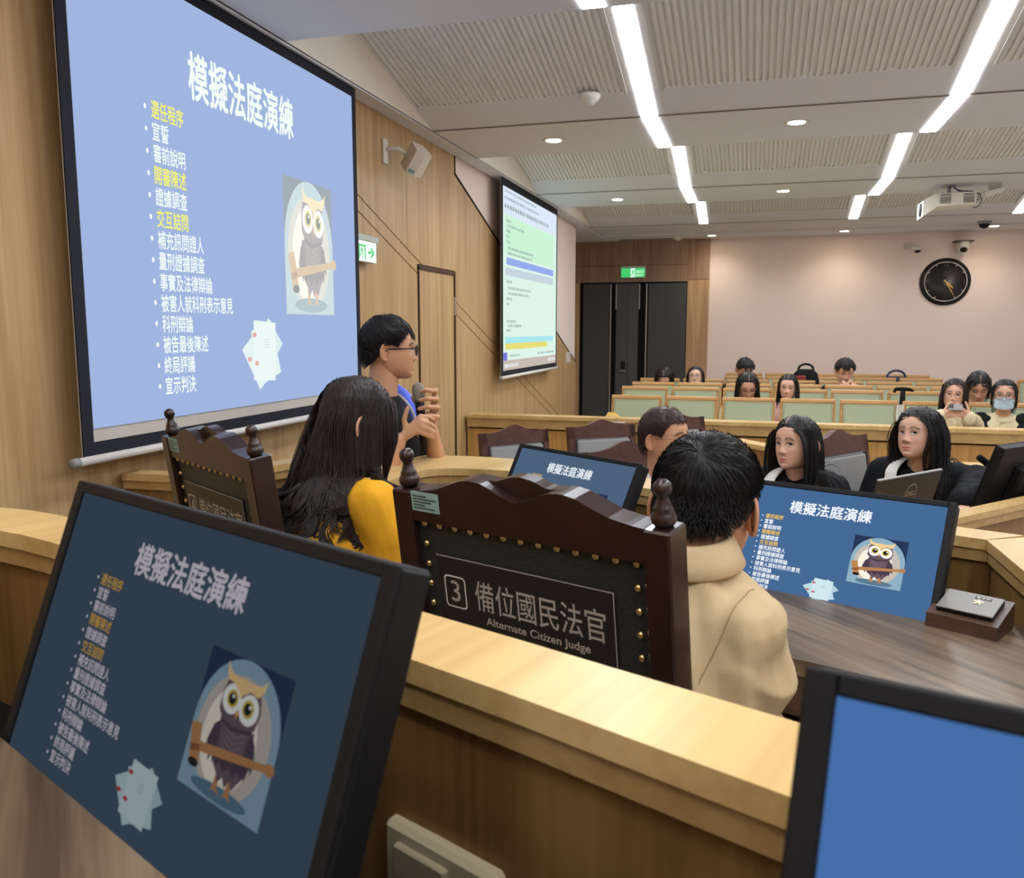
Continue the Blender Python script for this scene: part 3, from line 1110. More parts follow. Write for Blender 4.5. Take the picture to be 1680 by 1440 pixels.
GM = 'desk monitors on the benches'
t, O, U, D, N, L, M3 = monitor('large black monitor in the lower left foreground with a dark slide of an owl', (-0.489, 0.6625, 1.449), 24.3, 20, 0.985, group=GM)
slide(t, 'near_slide', O, U, D, N, (46, 59, 72), (156, 150, 160), (156, 120, 50), 0.68, 0.10, bold=0.012, tint=(46, 59, 72), base_name='screen')
t, O, U, D, N, L, M3 = monitor('black monitor right of the man in beige showing a bright blue owl slide', (0.190, 2.073, 1.250), 23.6, 27, 0.825, W=0.515, H=0.302, group=GM)
slide(t, 'bench_slide', O, U, D, N, (70, 106, 150), (244, 248, 255), (240, 196, 84), 1.05, 0.04, bold=0.02, tint=(70, 106, 150), base_name='screen')
t, O, U, D, N, L, M3 = monitor('black monitor partly hidden behind the carved top of the chair numbered 3', (-0.51, 2.465, 1.250), 35.9, 27, 0.825, group=GM)
slide(t, 'far_slide', O, U, D, N, (76, 98, 124), (232, 238, 246), (200, 170, 90), 1.0, 0.06, bold=0.02, tint=(76, 98, 124), base_name='screen')
t, O, U, D, N, L, M3 = monitor('black monitor cut by the lower right corner with a plain blue screen', (0.29, 0.364, 1.449), 16.3, 20, 0.985, group=GM)
q = MB()
q.add([O, O + U, O + U + D, O + D], [(0, 3, 2, 1)])
q.build('screen', glow('plain_blue_screen', (70, 110, 168)), t)
# counsel's monitor, seen from behind
t, O, U, D, N, L, M3 = monitor('black monitor seen from behind on the counsel table at the right edge', (1.05, 3.70, 1.19), 180 + 40.7 - 90, 18, 0.795, group=GM)
q = MB()
q.add([O, O + U, O + U + D, O + D], [(0, 3, 2, 1)])
q.build('screen', glow('counsel_screen', (70, 100, 140)), t)

# ================================================================== HIGH CHAIRS of the bench
CHAIR = mat('dark_mahogany', (46, 27, 23), 0.28, spec=0.5, var=0.25, vscale=22, coat=0.25)
LEATHER = mat('dark_green_leather', (44, 47, 45), 0.42, spec=0.45, bump=0.25, bscale=220)
BRASS = mat('brass_nail', (232, 204, 140), 0.28, metal=1.0)
PLATE = mat('label_plate', (42, 38, 36), 0.35, spec=0.4)
PLATE_INK = mat('plate_lettering', (244, 236, 226), 0.8)
PLATE_LINE = mat('plate_line', (170, 166, 160), 0.6)
STICK = mat('teal_sticker', (150, 184, 176), 0.6)
STICK_INK = mat('sticker_ink', (70, 92, 92), 0.6)

def interp(xs, ys, x):
    return float(np.interp(x, xs, ys))

def high_chair(number, label, loc, rz):
    t = thing('high_back_chair', label, 'chair', loc, rz, None)
    top, th = 1.082, math.radians(8)
    up = np.array([0, -math.sin(th), math.cos(th)])
    bk = np.array([0, -math.cos(th), -math.sin(th)])     # towards the camera side (chair's rear)
    o = np.array([0, -0.36, top])
    Rm = Matrix(((1, bk[0], up[0], o[0]), (0, bk[1], up[1], o[1]), (0, bk[2], up[2], o[2]), (0, 0, 0, 1)))
    hw = 0.244
    # posts with turned finials
    for s in (-1, 1):
        q = MB()
        q.M = Rm
        q.box((s * hw, 0, -0.50), (0.042, 0.052, 1.0), 0, 0.003)
        p = q.build('post', [CHAIR], t)
        q = MB()
        q.sm = True
        q.M = Rm @ Matrix.Rotation(0, 4, 'Z')
        q.lathe([(0.0, 0), (0.012, 0.0), (0.017, 0.006), (0.0185, 0.012), (0.016, 0.019), (0.0135, 0.022), (0.0145, 0.025), (0.012, 0.029), (0.0085, 0.038), (0.0075, 0.043), (0.011, 0.047), (0.0135, 0.054), (0.012, 0.061), (0.007, 0.066), (0, 0.068)], (s * hw, 0, 0.0), 18)
        q.build('finial', [CHAIR], p)
    # carved crest rail: a rear layer with a scooped middle and a front layer with a middle hump
    xs = [-1, -.9, -.75, -.6, -.5, -.4, -.3, -.22, -.1, 0]
    zr = [0, .002, .008, .020, .029, .033, .031, .025, .012, .007]
    zf = [0, .002, .008, .020, .029, .033, .031, .030, .040, .043]
    def layer(zv, y0, y1):
        q = MB()
        q.M = Rm
        q.sm = False
        n = 48
        A = []
        for i in range(n + 1):
            s = -1 + 2 * i / n
            A.append((s * (hw - 0.02), np.interp(-abs(s), xs, zv)))
        for i in range(n):
            (xa, za), (xb, zb) = A[i], A[i + 1]
            q.add([(xa, y0, -0.052), (xb, y0, -0.052), (xb, y0, zb), (xa, y0, za), (xa, y1, -0.052), (xb, y1, -0.052), (xb, y1, zb), (xa, y1, za)],
                  [(0, 3, 2, 1), (4, 5, 6, 7), (3, 7, 6, 2), (0, 1, 5, 4)])
        return q
    q = layer(zr, 0.002, 0.022)
    q2 = layer(zf, -0.022, 0.002)
    b = q.pts(np.zeros((0, 3)))
    base = sum(len(a) for a in q.v)
    q.v += q2.v
    q.f += [tuple(i + base for i in f) for f in q2.f]
    q.mi += q2.mi
    q.smooth += q2.smooth
    cr = q.build('crest_rail', [CHAIR], t)
    # sticker with tiny print
    q = MB()
    q.M = Rm
    q.box((-0.190, 0.0228, -0.016), (0.062, 0.001, 0.034))
    q.cur = 1
    for i, (a, w) in enumerate(((0, .030), (0, .052), (0, .040), (0, .026), (0, .048))):
        q.box((-0.216 + w / 2, 0.0237, -0.006 - i * 0.0052), (w, 0.0006, 0.0022))
    q.build('paper_sticker', [STICK, STICK_INK], cr)
    # leather back with brass nails
    q = MB()
    q.M = Rm
    nx, nz = 20, 24
    P = [[((i / nx * 2 - 1) * (hw - 0.02), 0.010 + 0.006 * (1 - (i / nx * 2 - 1) ** 4) * (1 - (2 * j / nz - 1) ** 6), -0.05 - 0.50 * j / nz) for i in range(nx + 1)] for j in range(nz + 1)]
    q.sm = True
    q.grid(P)
    q.sm = False
    q.box((0, 0.0, -0.30), ((hw - 0.021) * 2, 0.016, 0.50))
    lb = q.build('leather_back', [LEATHER], t)
    q = MB()
    q.M = Rm
    q.box((0, -0.015, -0.33), ((hw - 0.022) * 2, 0.03, 0.44), 0, 0.01)
    q.build('front_cushion', [LEATHER], t)
    nail = MB()
    nail.sm = True
    nail.M = None
    nail.lathe([(0.0058, 0), (0.0058, 0.001), (0.005, 0.0032), (0.003, 0.0048), (0, 0.0052)], n=12)
    nm = nail.mesh('upholstery_nail', [BRASS])
    spots = [(-0.206 + 0.412 * i / 12, -0.058) for i in range(13)]
    spots += [(s * 0.206, -0.058 - 0.0365 * k) for s in (-1, 1) for k in range(1, 12)]
    rot = Rm.to_3x3().to_4x4() @ Matrix.Rotation(-PI / 2, 4, 'X')
    for x, z in spots:
        oo = link('upholstery_nail', nm, t)
        oo.matrix_local = Matrix.Translation(Rm @ Vector((x, 0.0125, z))) @ rot
    # name plate
    M3 = np.array(Rm.to_3x3())
    Lp = lambda x, z, k=0.0178: M3 @ np.array([x, k, z]) + o
    U, W = M3 @ np.array([1.0, 0, 0]), M3 @ np.array([0, 0, 1.0])
    pb = (-0.183, 0.167, -0.252, -0.108)
    q = MB()
    q.M = Rm
    q.box(((pb[0] + pb[1]) / 2, 0.0165, (pb[2] + pb[3]) / 2), (pb[1] - pb[0], 0.0022, pb[3] - pb[2]))
    q.cur = 1
    for c, s in (((0.5 * (pb[0] + pb[1]), 0.0178, pb[3] - 0.001), (pb[1] - pb[0], 0.0006, 0.0016)), ((0.5 * (pb[0] + pb[1]), 0.0178, pb[2] + 0.001), (pb[1] - pb[0], 0.0006, 0.0016)),
                 ((pb[1] - 0.001, 0.0178, 0.5 * (pb[2] + pb[3])), (0.0016, 0.0006, pb[3] - pb[2]))):
        q.box(c, s)
    pn = q.build('name_plate', [PLATE, PLATE_LINE], lb)
    q = MB()
    text(q, '備位國民法官', Lp(-0.103, -0.1945), U, W, 0.054, 0.253, 0.004)
    text(q, 'Alternate Citizen Judge', Lp(-0.084, -0.2215), U, W, 0.0185, 0.204, 0.012)
    text(q, number, Lp(-0.1465, -0.1885), U, W, 0.038, None, 0.004, center=True)
    # rounded number frame
    def rr(x0, x1, z0, z1, r):
        pts = []
        for cx, cz, a in ((x1 - r, z1 - r, 0), (x0 + r, z1 - r, PI / 2), (x0 + r, z0 + r, PI), (x1 - r, z0 + r, 1.5 * PI)):
            pts += [(cx + r * math.cos(a + PI / 2 * i / 5), cz + r * math.sin(a + PI / 2 * i / 5)) for i in range(6)]
        return pts
    A, B = rr(-0.170, -0.123, -0.200, -0.142, 0.008), rr(-0.1675, -0.1255, -0.1975, -0.1445, 0.006)
    n = len(A)
    q.add([Lp(x, z) for x, z in A] + [Lp(x, z) for x, z in B], [(i, (i + 1) % n, n + (i + 1) % n, n + i) for i in range(n)])
    q.build('plate_lettering', [PLATE_INK], pn)
    # seat, legs, arms
    q = MB()
    q.box((0, 0.02, 0.46), (0.50, 0.50, 0.09), 0, 0.03)
    q.build('seat', [LEATHER], t)
    for sx in (-1, 1):
        q = MB()
        q.box((sx * 0.225, 0.22, 0.21), (0.045, 0.045, 0.42), 0, 0.004)
        q.build('leg', [CHAIR], t)
    q = MB()
    q.box((0, 0.245, 0.39), (0.45, 0.02, 0.06), 0, 0.004)
    q.box((0, -0.20, 0.39), (0.45, 0.02, 0.06), 0, 0.004)
    q.build('apron', [CHAIR], t)
    return t
GH = 'carved high-back chairs of the alternate judges'
def place_high(number, label, topc, phi):
    ph = math.radians(phi)
    n = np.array([math.sin(ph), math.cos(ph)])
    c = np.array(topc) + n * 0.36
    t = high_chair(number, label, (c[0], c[1], 0.27), -ph)
    t['group'] = GH
place_high('3', 'carved dark high-back chair with brass nails and a plate numbered 3', (-0.340, 1.236), 21.8)
place_high('4', 'carved dark high-back chair with a plate numbered 4 left of the woman with wavy hair', (-1.227, 1.69), 32.5)

# ================================================================== GREY LEATHER CHAIRS
CH_B = mat('brown_chair_frame', (84, 52, 42), 0.35, spec=0.45, var=0.2, vscale=20)
GREYL = mat('grey_leather', (150, 150, 148), 0.42, spec=0.4, bump=0.15, bscale=180)
PIPING = mat('dark_piping', (40, 38, 38), 0.5)
def grey_chair(label, loc, rz, sc=1.0):
    t = thing('armchair', label, 'chair', loc, rz, 'grey leather chairs with brown frames')
    t.scale = (sc, sc, sc)
    th = math.radians(10)
    Rm = Matrix(((1, 0, 0, 0), (0, math.cos(th), -math.sin(th), -0.20), (0, math.sin(th), math.cos(th), 0.44), (0, 0, 0, 1)))
    q = MB()
    q.M = Rm
    hw, hh = 0.24, 0.57
    n = 24
    crest = lambda s: hh + 0.035 * math.exp(-(s / 0.33) ** 2) + 0.01 * (1 - abs(s))
    # frame outline with opening
    for i in range(n):
        s0, s1 = -1 + 2 * i / n, -1 + 2 * (i + 1) / n
        x0, x1 = s0 * hw, s1 * hw
        q.add([(x0, -0.02, hh - 0.075), (x1, -0.02, hh - 0.075), (x1, -0.02, crest(s1)), (x0, -0.02, crest(s0)), (x0, 0.02, hh - 0.075), (x1, 0.02, hh - 0.075), (x1, 0.02, crest(s1)), (x0, 0.02, crest(s0))],
              [(0, 3, 2, 1), (4, 5, 6, 7), (3, 7, 6, 2), (0, 1, 5, 4)])
    for s in (-1, 1):
        q.box((s * (hw - 0.022), 0, hh / 2), (0.044, 0.04, hh + 0.01))
    q.box((0, 0, 0.03), (2 * hw - 0.08, 0.036, 0.06))
    q.build('back_frame', [CH_B], t)
    q = MB()
    q.M = Rm
    q.box((0, 0.01, hh / 2 - 0.005), (2 * hw - 0.09, 0.05, hh - 0.145), 0, 0.015)
    cu = q.build('back_cushion', [GREYL], t)
    q = MB()
    q.M = Rm
    a, b, c = hw - 0.046, 0.06, hh - 0.075
    q.tube([(-a, 0.03, b), (-a, 0.03, c), (a, 0.03, c), (a, 0.03, b)], 0.004, 6)
    q.build('piping', [PIPING], cu)
    q = MB()
    q.box((0, 0.04, 0.44), (0.47, 0.46, 0.08), 0, 0.025)
    q.build('seat', [GREYL], t)
    for sx in (-1, 1):
        for y in (-0.18, 0.24):
            q = MB()
            q.box((sx * 0.21, y, 0.20), (0.042, 0.042, 0.40), 0, 0.004)
            q.build('leg', [CH_B], t)
    return t
def place_grey(label, c, deg, sc=1.0):
    # deg: direction of the crest from the photo's left to right; the chair faces the bench
    rz = math.radians(deg) + PI
    f = np.array([math.sin(math.radians(deg)), -math.cos(math.radians(deg))])
    p = np.array(c) + f * 0.30 * sc
    return grey_chair(label, (p[0], p[1], 0.0), rz, sc)
place_grey('empty grey leather chair farthest left, behind the monitor by the speaker', (-1.40, 4.87), 48, 1.0)
place_grey('empty grey leather chair second from the left in front of the audience partition', (-0.945, 5.32), 38, 1.0)
place_grey('grey leather chair right behind the young man in a white shirt', (-0.58, 3.92), 39, 1.05)
place_grey('grey leather chair far back, mostly hidden by the young man in white', (-0.52, 5.72), 44, 1.02)
place_grey('grey leather chair beside the student with straight hair and white lining', (0.40, 4.50), 54, 1.07)
# ================================================================== AUDIENCE SEATS
GREEN = mat('sage_upholstery', (180, 190, 160), 0.8, spec=0.15, bump=0.12, bscale=260, sheen=0.15)
GREEN_E = mat('sage_piping', (206, 210, 176), 0.7, spec=0.15)
def make_seat():
    t = thing('audience_seat', 'seat', 'seat')
    th = math.radians(9)
    Rm = Matrix(((1, 0, 0, 0), (0, math.cos(th), -math.sin(th), 0.0), (0, math.sin(th), math.cos(th), 0.42), (0, 0, 0, 1)))
    q = MB()
    q.M = Rm
    w, h = 0.232, 0.592
    q.box((0, -0.028, h / 2), (2 * w, 0.018, h), 0, 0.006)
    q.box((0, 0.0, h - 0.019), (2 * w, 0.045, 0.038), 0, 0.006)
    for s in (-1, 1):
        q.box((s * (w - 0.011), 0.0, h / 2 - 0.02), (0.022, 0.045, h - 0.04), 0, 0.004)
    q.build('back_shell', [SEAT_WOOD], t)
    q = MB()
    q.M = Rm
    q.box((0, 0.006, h / 2 - 0.01), (2 * w - 0.046, 0.05, h - 0.062), 0, 0.014)
    c = q.build('back_cushion', [GREEN], t)
    q = MB()
    q.M = Rm
    a, z1 = w - 0.028, h - 0.044
    q.sm = True
    q.tube([(-a, 0.030, 0.02), (-a, 0.030, z1), (a, 0.030, z1), (a, 0.030, 0.02)], 0.0045, 6)
    q.build('piping', [GREEN_E], c)
    q = MB()
    q.box((0, 0.24, 0.425), (0.43, 0.40, 0.09), 0, 0.025)
    q.build('seat_cushion', [GREEN], t)
    for s in (-1, 1):
        q = MB()
        q.box((s * 0.19, 0.06, 0.20), (0.05, 0.24, 0.40), 0, 0.006)
        q.build('leg', [SEAT_WOOD], t)
    return t
proto = make_seat()
ORD = ['first', 'second', 'third', 'fourth', 'fifth', 'sixth', 'seventh']
rows = [(7.70, 1.010, -1.30, 7), (8.45, 1.045, -1.32, 7), (9.20, 1.045, -1.32, 7), (9.95, 1.045, -1.33, 7), (10.70, 1.05, -0.38, 5), (11.45, 1.05, -0.385, 5)]
RN = ['front row', 'second row', 'third row', 'fourth row', 'fifth row', 'back row']
first = True
SEATS = {}
for r, (yy, zz, x0, nn) in enumerate(rows):
    for i in range(nn):
        o = proto if first else copy_tree(proto)
        first = False
        o.location = (x0 + 0.235 + 0.505 * i, yy + 0.10, zz - 1.007)
        o.rotation_euler = (0, 0, PI)
        tag(o, 'green upholstered wooden audience seat, %s from the exit side in the %s' % (ORD[i], RN[r]), 'seat', 'audience seats, ' + RN[r])
        SEATS[(r, i)] = o
o = copy_tree(proto)
o.location = (3.12, 10.8, 0.043)
tag(o, 'green audience seat cut by the right edge, alone beyond the aisle', 'seat', 'audience seats beyond the aisle')
# raised writing tablets
TAB = wood('tablet_wood', (226, 184, 104), (200, 150, 76), 'X', 0.5, 2.0, 0.4)
def tablet(seat, sx):
    q = MB()
    q.prism([(sx * 0.235, 0.10, 0.84), (sx * 0.235, 0.34, 0.80), (sx * 0.06, 0.34, 0.80), (sx * 0.16, 0.12, 0.84)], (0, 0, 0.018))
    q.build('writing_tablet', [TAB], seat)
tablet(SEATS[(0, 0)], 1)
q = MB()
q.prism([(-0.22, 0.03, 1.0), (-0.03, 0.03, 1.0), (-0.14, 0.05, 0.90), (-0.235, 0.05, 0.90)], (0, 0.018, 0))
q.build('writing_tablet', [TAB], SEATS[(3, 6)])

# ================================================================== THINGS ON THE BACK WALL
def clock():
    t = thing('wall_clock', 'large round black wall clock with gold hands on the pink back wall', 'clock', (2.273, 11.985, 2.221))
    R0 = 0.297
    q = MB()
    q.sm = True
    q.lathe([(0, 0.0), (R0, 0.0), (R0, 0.02), (R0 - 0.01, 0.032), (R0 - 0.045, 0.036), (R0 - 0.05, 0.028), (0, 0.028)], n=64, axis='Y')
    for i in range(len(q.v)):
        q.v[i][:, 1] *= 1
    q.build('case', [mat('clock_case', (40, 38, 38), 0.4)], t)
    q = MB()
    q.lathe([(0, 0.0285), (R0 - 0.05, 0.0285), (R0 - 0.05, 0.0295), (0, 0.0295)], n=64, axis='Y')
    q.build('dial', [mat('clock_dial', (52, 50, 50), 0.6)], t)
    y = -0.0305
    q = MB()
    n = 64
    for i in range(n):
        a, b = 2 * PI * i / n, 2 * PI * (i + 1) / n
        r0, r1 = R0 - 0.056, R0 - 0.048
        q.add([(r * math.sin(k), y, r * math.cos(k)) for k in (a, b) for r in (r0, r1)], [(0, 1, 3, 2)])
    for k in range(12):
        if k % 3 == 0:
            continue
        a = 2 * PI * k / 12
        c, s = math.cos(a), math.sin(a)
        P = []
        for r, w in ((R0 - 0.056, 0.004), (R0 - 0.056, -0.004), (R0 - 0.08, -0.004), (R0 - 0.08, 0.004)):
            P.append((r * s + w * c, y, r * c - w * s))
        q.add(P, [(0, 1, 2, 3)])
    for s, x, z in (('12', 0, 0.192), ('3', 0.212, -0.022), ('6', 0, -0.235), ('9', -0.212, -0.022)):
        text(q, s, (x, y, z), (1, 0, 0), (0, 0, 1), 0.042, None, 0.01, center=True)
    q.build('numerals', [mat('clock_white', (214, 210, 206), 0.6)], t)
    q = MB()
    for k in range(8):
        a = 2 * PI * k / 8
        q.tube([(0.012 * math.sin(a), y, 0.10 + 0.012 * math.cos(a)), (0.035 * math.sin(a), y, 0.10 + 0.035 * math.cos(a))], 0.0035, 5)
    q.build('emblem', [mat('clock_emblem', (96, 92, 90), 0.5)], t)
    GOLD = mat('clock_gold', (214, 176, 92), 0.35, metal=0.6)
    for nm, ang, ln, w in (('hour_hand', 132.5, 0.135, 0.011), ('minute_hand', 150, 0.21, 0.007)):
        a = math.radians(ang)
        q = MB()
        d, s = np.array([math.sin(a), 0, math.cos(a)]), np.array([math.cos(a), 0, -math.sin(a)])
        o = np.array([0, y - 0.006 if nm[0] == 'h' else y - 0.01, 0])
        q.prism([o - d * 0.03 - s * w * 0.6, o - d * 0.03 + s * w * 0.6, o + d * ln * 0.6 + s * w, o + d * ln, o + d * ln * 0.6 - s * w], (0, 0.003, 0))
        q.build(nm, [GOLD], t)
clock()
t = thing('camera', 'white pan-tilt camera on a bracket above the clock', 'camera', (2.437, 11.995, 2.62))
q = MB()
bx3(q, -0.11, 0.11, -0.16, 0.0, 0.085, 0.10)
q.build('bracket', [mat('dark_bracket', (70, 62, 60), 0.5)], t)
q = MB()
q.sm = True
q.lathe([(0, 0.085), (0.075, 0.085), (0.07, 0.03), (0.06, -0.02), (0.055, -0.06), (0, -0.065)], (0, -0.09, 0), 20)
q.build('housing', [WHITE], t)
q = MB()
q.sm = True
q.ball((0, -0.125, -0.01), (0.045, 0.04, 0.045), 16, 10)
q.build('lens', [BLACK], t)
t = thing('camera', 'small white dome camera on the back wall left of the pan-tilt camera', 'camera', (1.88, 11.995, 2.64))
q = MB()
q.sm = True
q.tube([(-0.10, 0.0, 0.02), (-0.08, -0.06, 0.05), (0.0, -0.08, 0.03)], 0.018, 8)
q.ball((0.03, -0.08, 0.0), (0.07, 0.06, 0.04), 16, 8)
q.build('housing', [WHITE], t)
q = MB()
q.sm = True
q.ball((0.035, -0.085, -0.022), (0.045, 0.042, 0.035), 16, 8)
q.build('dome', [BLACK], t)
t = thing('camera', 'dark dome camera on the ceiling beside the far right downlight', 'camera', (2.50, 11.2, ZF))
q = MB()
q.sm = True
q.lathe([(0, 0.0), (0.075, 0.0), (0.075, -0.02), (0.06, -0.03), (0, -0.03)], n=20)
q.build('base', [mat('grey_cap', (150, 150, 148), 0.5)], t)
q = MB()
q.sm = True
q.ball((0, 0, -0.03), (0.058, 0.058, 0.055), 16, 10)
q.build('dome', [BLACK], t)

# green exit sign above the double door
SIGN_G = glow('exit_green', (70, 206, 110), 1.0)
SIGN_W = glow('exit_white', (224, 255, 236), 1.05)
def runner(q, O, U, W, s):
    """running figure, box of size s: head, trunk, arms and legs as flat bars"""
    O, U, W = [np.asarray(a, float) for a in (O, U, W)]
    p = lambda x, y: O + U * (x * s) + W * (y * s)
    def bar(a, b, w):
        d = np.array([b[0] - a[0], b[1] - a[1]])
        d = d / np.linalg.norm(d)
        nx = np.array([-d[1], d[0]]) * w / 2
        q.add([p(a[0] + nx[0], a[1] + nx[1]), p(a[0] - nx[0], a[1] - nx[1]), p(b[0] - nx[0], b[1] - nx[1]), p(b[0] + nx[0], b[1] + nx[1])], [(0, 1, 2, 3)])
    q.add([p(0.60 + 0.09 * math.cos(k), 0.88 + 0.09 * math.sin(k)) for k in [2 * PI * i / 12 for i in range(12)]], [tuple(range(12))])
    bar((0.55, 0.78), (0.45, 0.42), 0.17)
    bar((0.52, 0.72), (0.28, 0.62), 0.07)
    bar((0.28, 0.62), (0.22, 0.48), 0.07)
    bar((0.56, 0.72), (0.72, 0.58), 0.07)
    bar((0.72, 0.58), (0.86, 0.62), 0.07)
    bar((0.46, 0.45), (0.66, 0.28), 0.10)
    bar((0.66, 0.28), (0.62, 0.02), 0.09)
    bar((0.44, 0.45), (0.32, 0.22), 0.10)
    bar((0.32, 0.22), (0.08, 0.20), 0.09)
t = thing('exit_sign', 'lit green exit sign above the dark double door', 'sign', (-1.69, 11.95, 2.33))
q = MB()
bx3(q, -0.17, 0.17, -0.05, 0.0, 0.0, 0.165, 0.006)
q.build('housing', [mat('sign_housing', (190, 196, 186), 0.5)], t)
q = MB()
q.add([(-0.165, -0.052, 0.008), (0.165, -0.052, 0.008), (0.165, -0.052, 0.132), (-0.165, -0.052, 0.132)], [(0, 1, 2, 3)])
f = q.build('lit_face', [SIGN_G], t)
q = MB()
q.add([(-0.035, -0.0525, 0.008), (0.03, -0.0525, 0.008), (0.03, -0.0525, 0.132), (-0.035, -0.0525, 0.132)], [(0, 1, 2, 3)])
text(q, '出口', (0.045, -0.0528, 0.065), (1, 0, 0), (0, 0, 1), 0.042, 0.10, 0.02)
text(q, 'EXIT', (0.045, -0.0528, 0.022), (1, 0, 0), (0, 0, 1), 0.028, 0.10, 0.03)
q.build('white_field', [SIGN_W], f)
q = MB()
runner(q, (-0.05, -0.0531, 0.02), (1, 0, 0), (0, 0, 1), 0.10)
q.build('running_figure', [SIGN_G], f)
# white exit sign beside the big screen
t = thing('exit_sign', 'lit white exit sign with a green arrow beside the large screen', 'sign', (-2.148, 4.29, 1.99))
q = MB()
bx3(q, 0.02, 0.065, -0.25, 0.19, 0.112, 0.145, 0.003)
bx3(q, 0.022, 0.052, -0.25, 0.18, 0.0, 0.112, 0.003)
q.build('housing', [mat('sign_housing', (190, 196, 186), 0.5)], t)
q = MB()
q.sm = True
q.tube([(0.0, 0.25, 0.12), (0.035, 0.22, 0.125), (0.045, 0.185, 0.128)], [0.022, 0.014, 0.014], 10)
q.box((0.008, 0.245, 0.10), (0.016, 0.06, 0.07), 0, 0.003)
q.build('bracket', [WHITE], t)
q = MB()
q.add([(0.053, -0.248, 0.002), (0.053, 0.179, 0.002), (0.053, 0.179, 0.112), (0.053, -0.248, 0.112)], [(0, 1, 2, 3)])
f = q.build('lit_face', [glow('sign_white', (240, 255, 250), 1.1)], t)
q = MB()
def yz(P, x=0.0536):
    q.add([(x, a, b) for a, b in P], [tuple(range(len(P)))])
for a in (-0.045, 0.03):
    yz([(a, 0.014), (a + 0.014, 0.014), (a + 0.014, 0.092), (a, 0.092)])
yz([(-0.031, 0.083), (0.03, 0.083), (0.03, 0.092), (-0.031, 0.092)])
runner(q, (0.0538, -0.04, 0.018), (0, 1, 0), (0, 0, 1), 0.072)
yz([(0.072, 0.048), (0.12, 0.048), (0.12, 0.062), (0.072, 0.062)])
yz([(0.108, 0.018), (0.156, 0.055), (0.108, 0.092), (0.108, 0.072), (0.132, 0.055), (0.108, 0.038)])
q.build('green_marks', [glow('sign_green', (96, 214, 128), 1.0)], f)

# loudspeaker-like box on the left wall
t = thing('wall_speaker', 'cream box speaker on a bracket high on the wooden wall', 'speaker', (-2.148, 4.75, 2.66))
q = MB()
bx3(q, 0.0, 0.012, -0.06, 0.0, -0.07, 0.07, 0.003)
q.sm = True
q.tube([(0.0, -0.03, 0.01), (0.08, -0.01, 0.015), (0.11, 0.03, -0.01)], 0.012, 8)
q.build('bracket', [WHITE], t)
q = MB()
q.M = Matrix.Translation((0.16, 0.065, -0.05)) @ Matrix.Scale(0.72, 4) @ Matrix.Rotation(math.radians(-32), 4, 'Z') @ Matrix.Rotation(math.radians(36), 4, 'Y') @ Matrix.Rotation(math.radians(-10), 4, 'X')
q.prism([(0.05, -0.085, -0.10), (0.07, 0, -0.105), (0.05, 0.085, -0.10), (-0.09, 0.06, -0.085), (-0.09, -0.06, -0.085)], (0, 0, 0.205))
q.build('housing', [mat('cream_plastic', (214, 204, 184), 0.5)], t)
q = MB()
q.M = Matrix.Translation((0.16, 0.065, -0.05)) @ Matrix.Scale(0.72, 4) @ Matrix.Rotation(math.radians(-32), 4, 'Z') @ Matrix.Rotation(math.radians(36), 4, 'Y') @ Matrix.Rotation(math.radians(-10), 4, 'X')
q.box((0.0585, -0.045, -0.07), (0.012, 0.055, 0.03), math.radians(-13))
q.build('badge', [mat('teal_badge', (110, 150, 150), 0.5)], t)
# light switches
t = thing('light_switch', 'pair of white light switches on the wood near the exit', 'switch', (-2.149, 9.80, 1.29))
for a in (-0.09, 0.03):
    q = MB()
    bx3(q, 0.0, 0.01, a, a + 0.075, -0.06, 0.06, 0.003)
    q.build('switch_plate', [WHITE], t)

# projector under the ceiling
t = thing('projector', 'white projector hanging from the ceiling before the clock', 'projector', (1.60, 8.38, 2.87))
t.scale = (0.70, 0.80, 0.92)
q = MB()
q.prism([(-0.36, -0.19, -0.15), (-0.24, -0.19, -0.095), (0.23, -0.19, -0.085), (0.23, -0.19, -0.195), (-0.20, -0.19, -0.21), (-0.36, -0.19, -0.30)], (0, 0.36, 0))
q.build('body', [mat('projector_white', (232, 226, 212), 0.45)], t)
q = MB()
for x0 in (-0.17, 0.09):
    for i in range(6):
        bx3(q, x0 + i * 0.021, x0 + i * 0.021 + 0.011, -0.1945, -0.185, -0.185, -0.122)
    bx3(q, x0, x0 + 0.116, -0.1945, -0.185, -0.113, -0.102)
q.build('vent_slots', [mat('vent_grey', (110, 106, 100), 0.7)], t)
q = MB()
q.sm = True
q.lathe([(0, 0), (0.06, 0), (0.065, 0.012), (0.05, 0.02), (0, 0.02)], (-0.372, -0.05, -0.225), 20, 'X')
q.build('lens', [BLACK], t)
q = MB()
bx3(q, -0.10, 0.02, -0.07, 0.07, -0.012, 0.0)
q.sm = True
q.tube([(-0.04, 0, -0.012), (-0.04, 0, -0.075)], 0.022, 10)
bx3(q, -0.14, 0.06, -0.08, 0.08, -0.09, -0.075)
q.build('mount', [mat('mount_grey', (150, 150, 156), 0.45)], t)
q = MB()
q.sm = True
q.tube([(0.0, 0, -0.005), (0.04, -0.02, -0.04), (0.10, -0.05, -0.06), (0.20, -0.08, -0.07), (0.29, -0.10, -0.10), (0.315, -0.10, -0.16), (0.28, -0.1, -0.215), (0.22, -0.1, -0.225)], 0.006, 6)
q.tube([(0.01, 0.0, -0.005), (0.07, 0.0, -0.055), (0.18, -0.05, -0.065), (0.27, -0.08, -0.09), (0.285, -0.09, -0.14), (0.22, -0.09, -0.16)], 0.005, 6)
q.build('cable', [mat('cable_grey', (72, 76, 84), 0.5)], t)
t = thing('ceiling_sensor', 'small white box hanging from the ceiling right of the projector', 'sensor', (1.93, 8.35, 2.87))
q = MB()
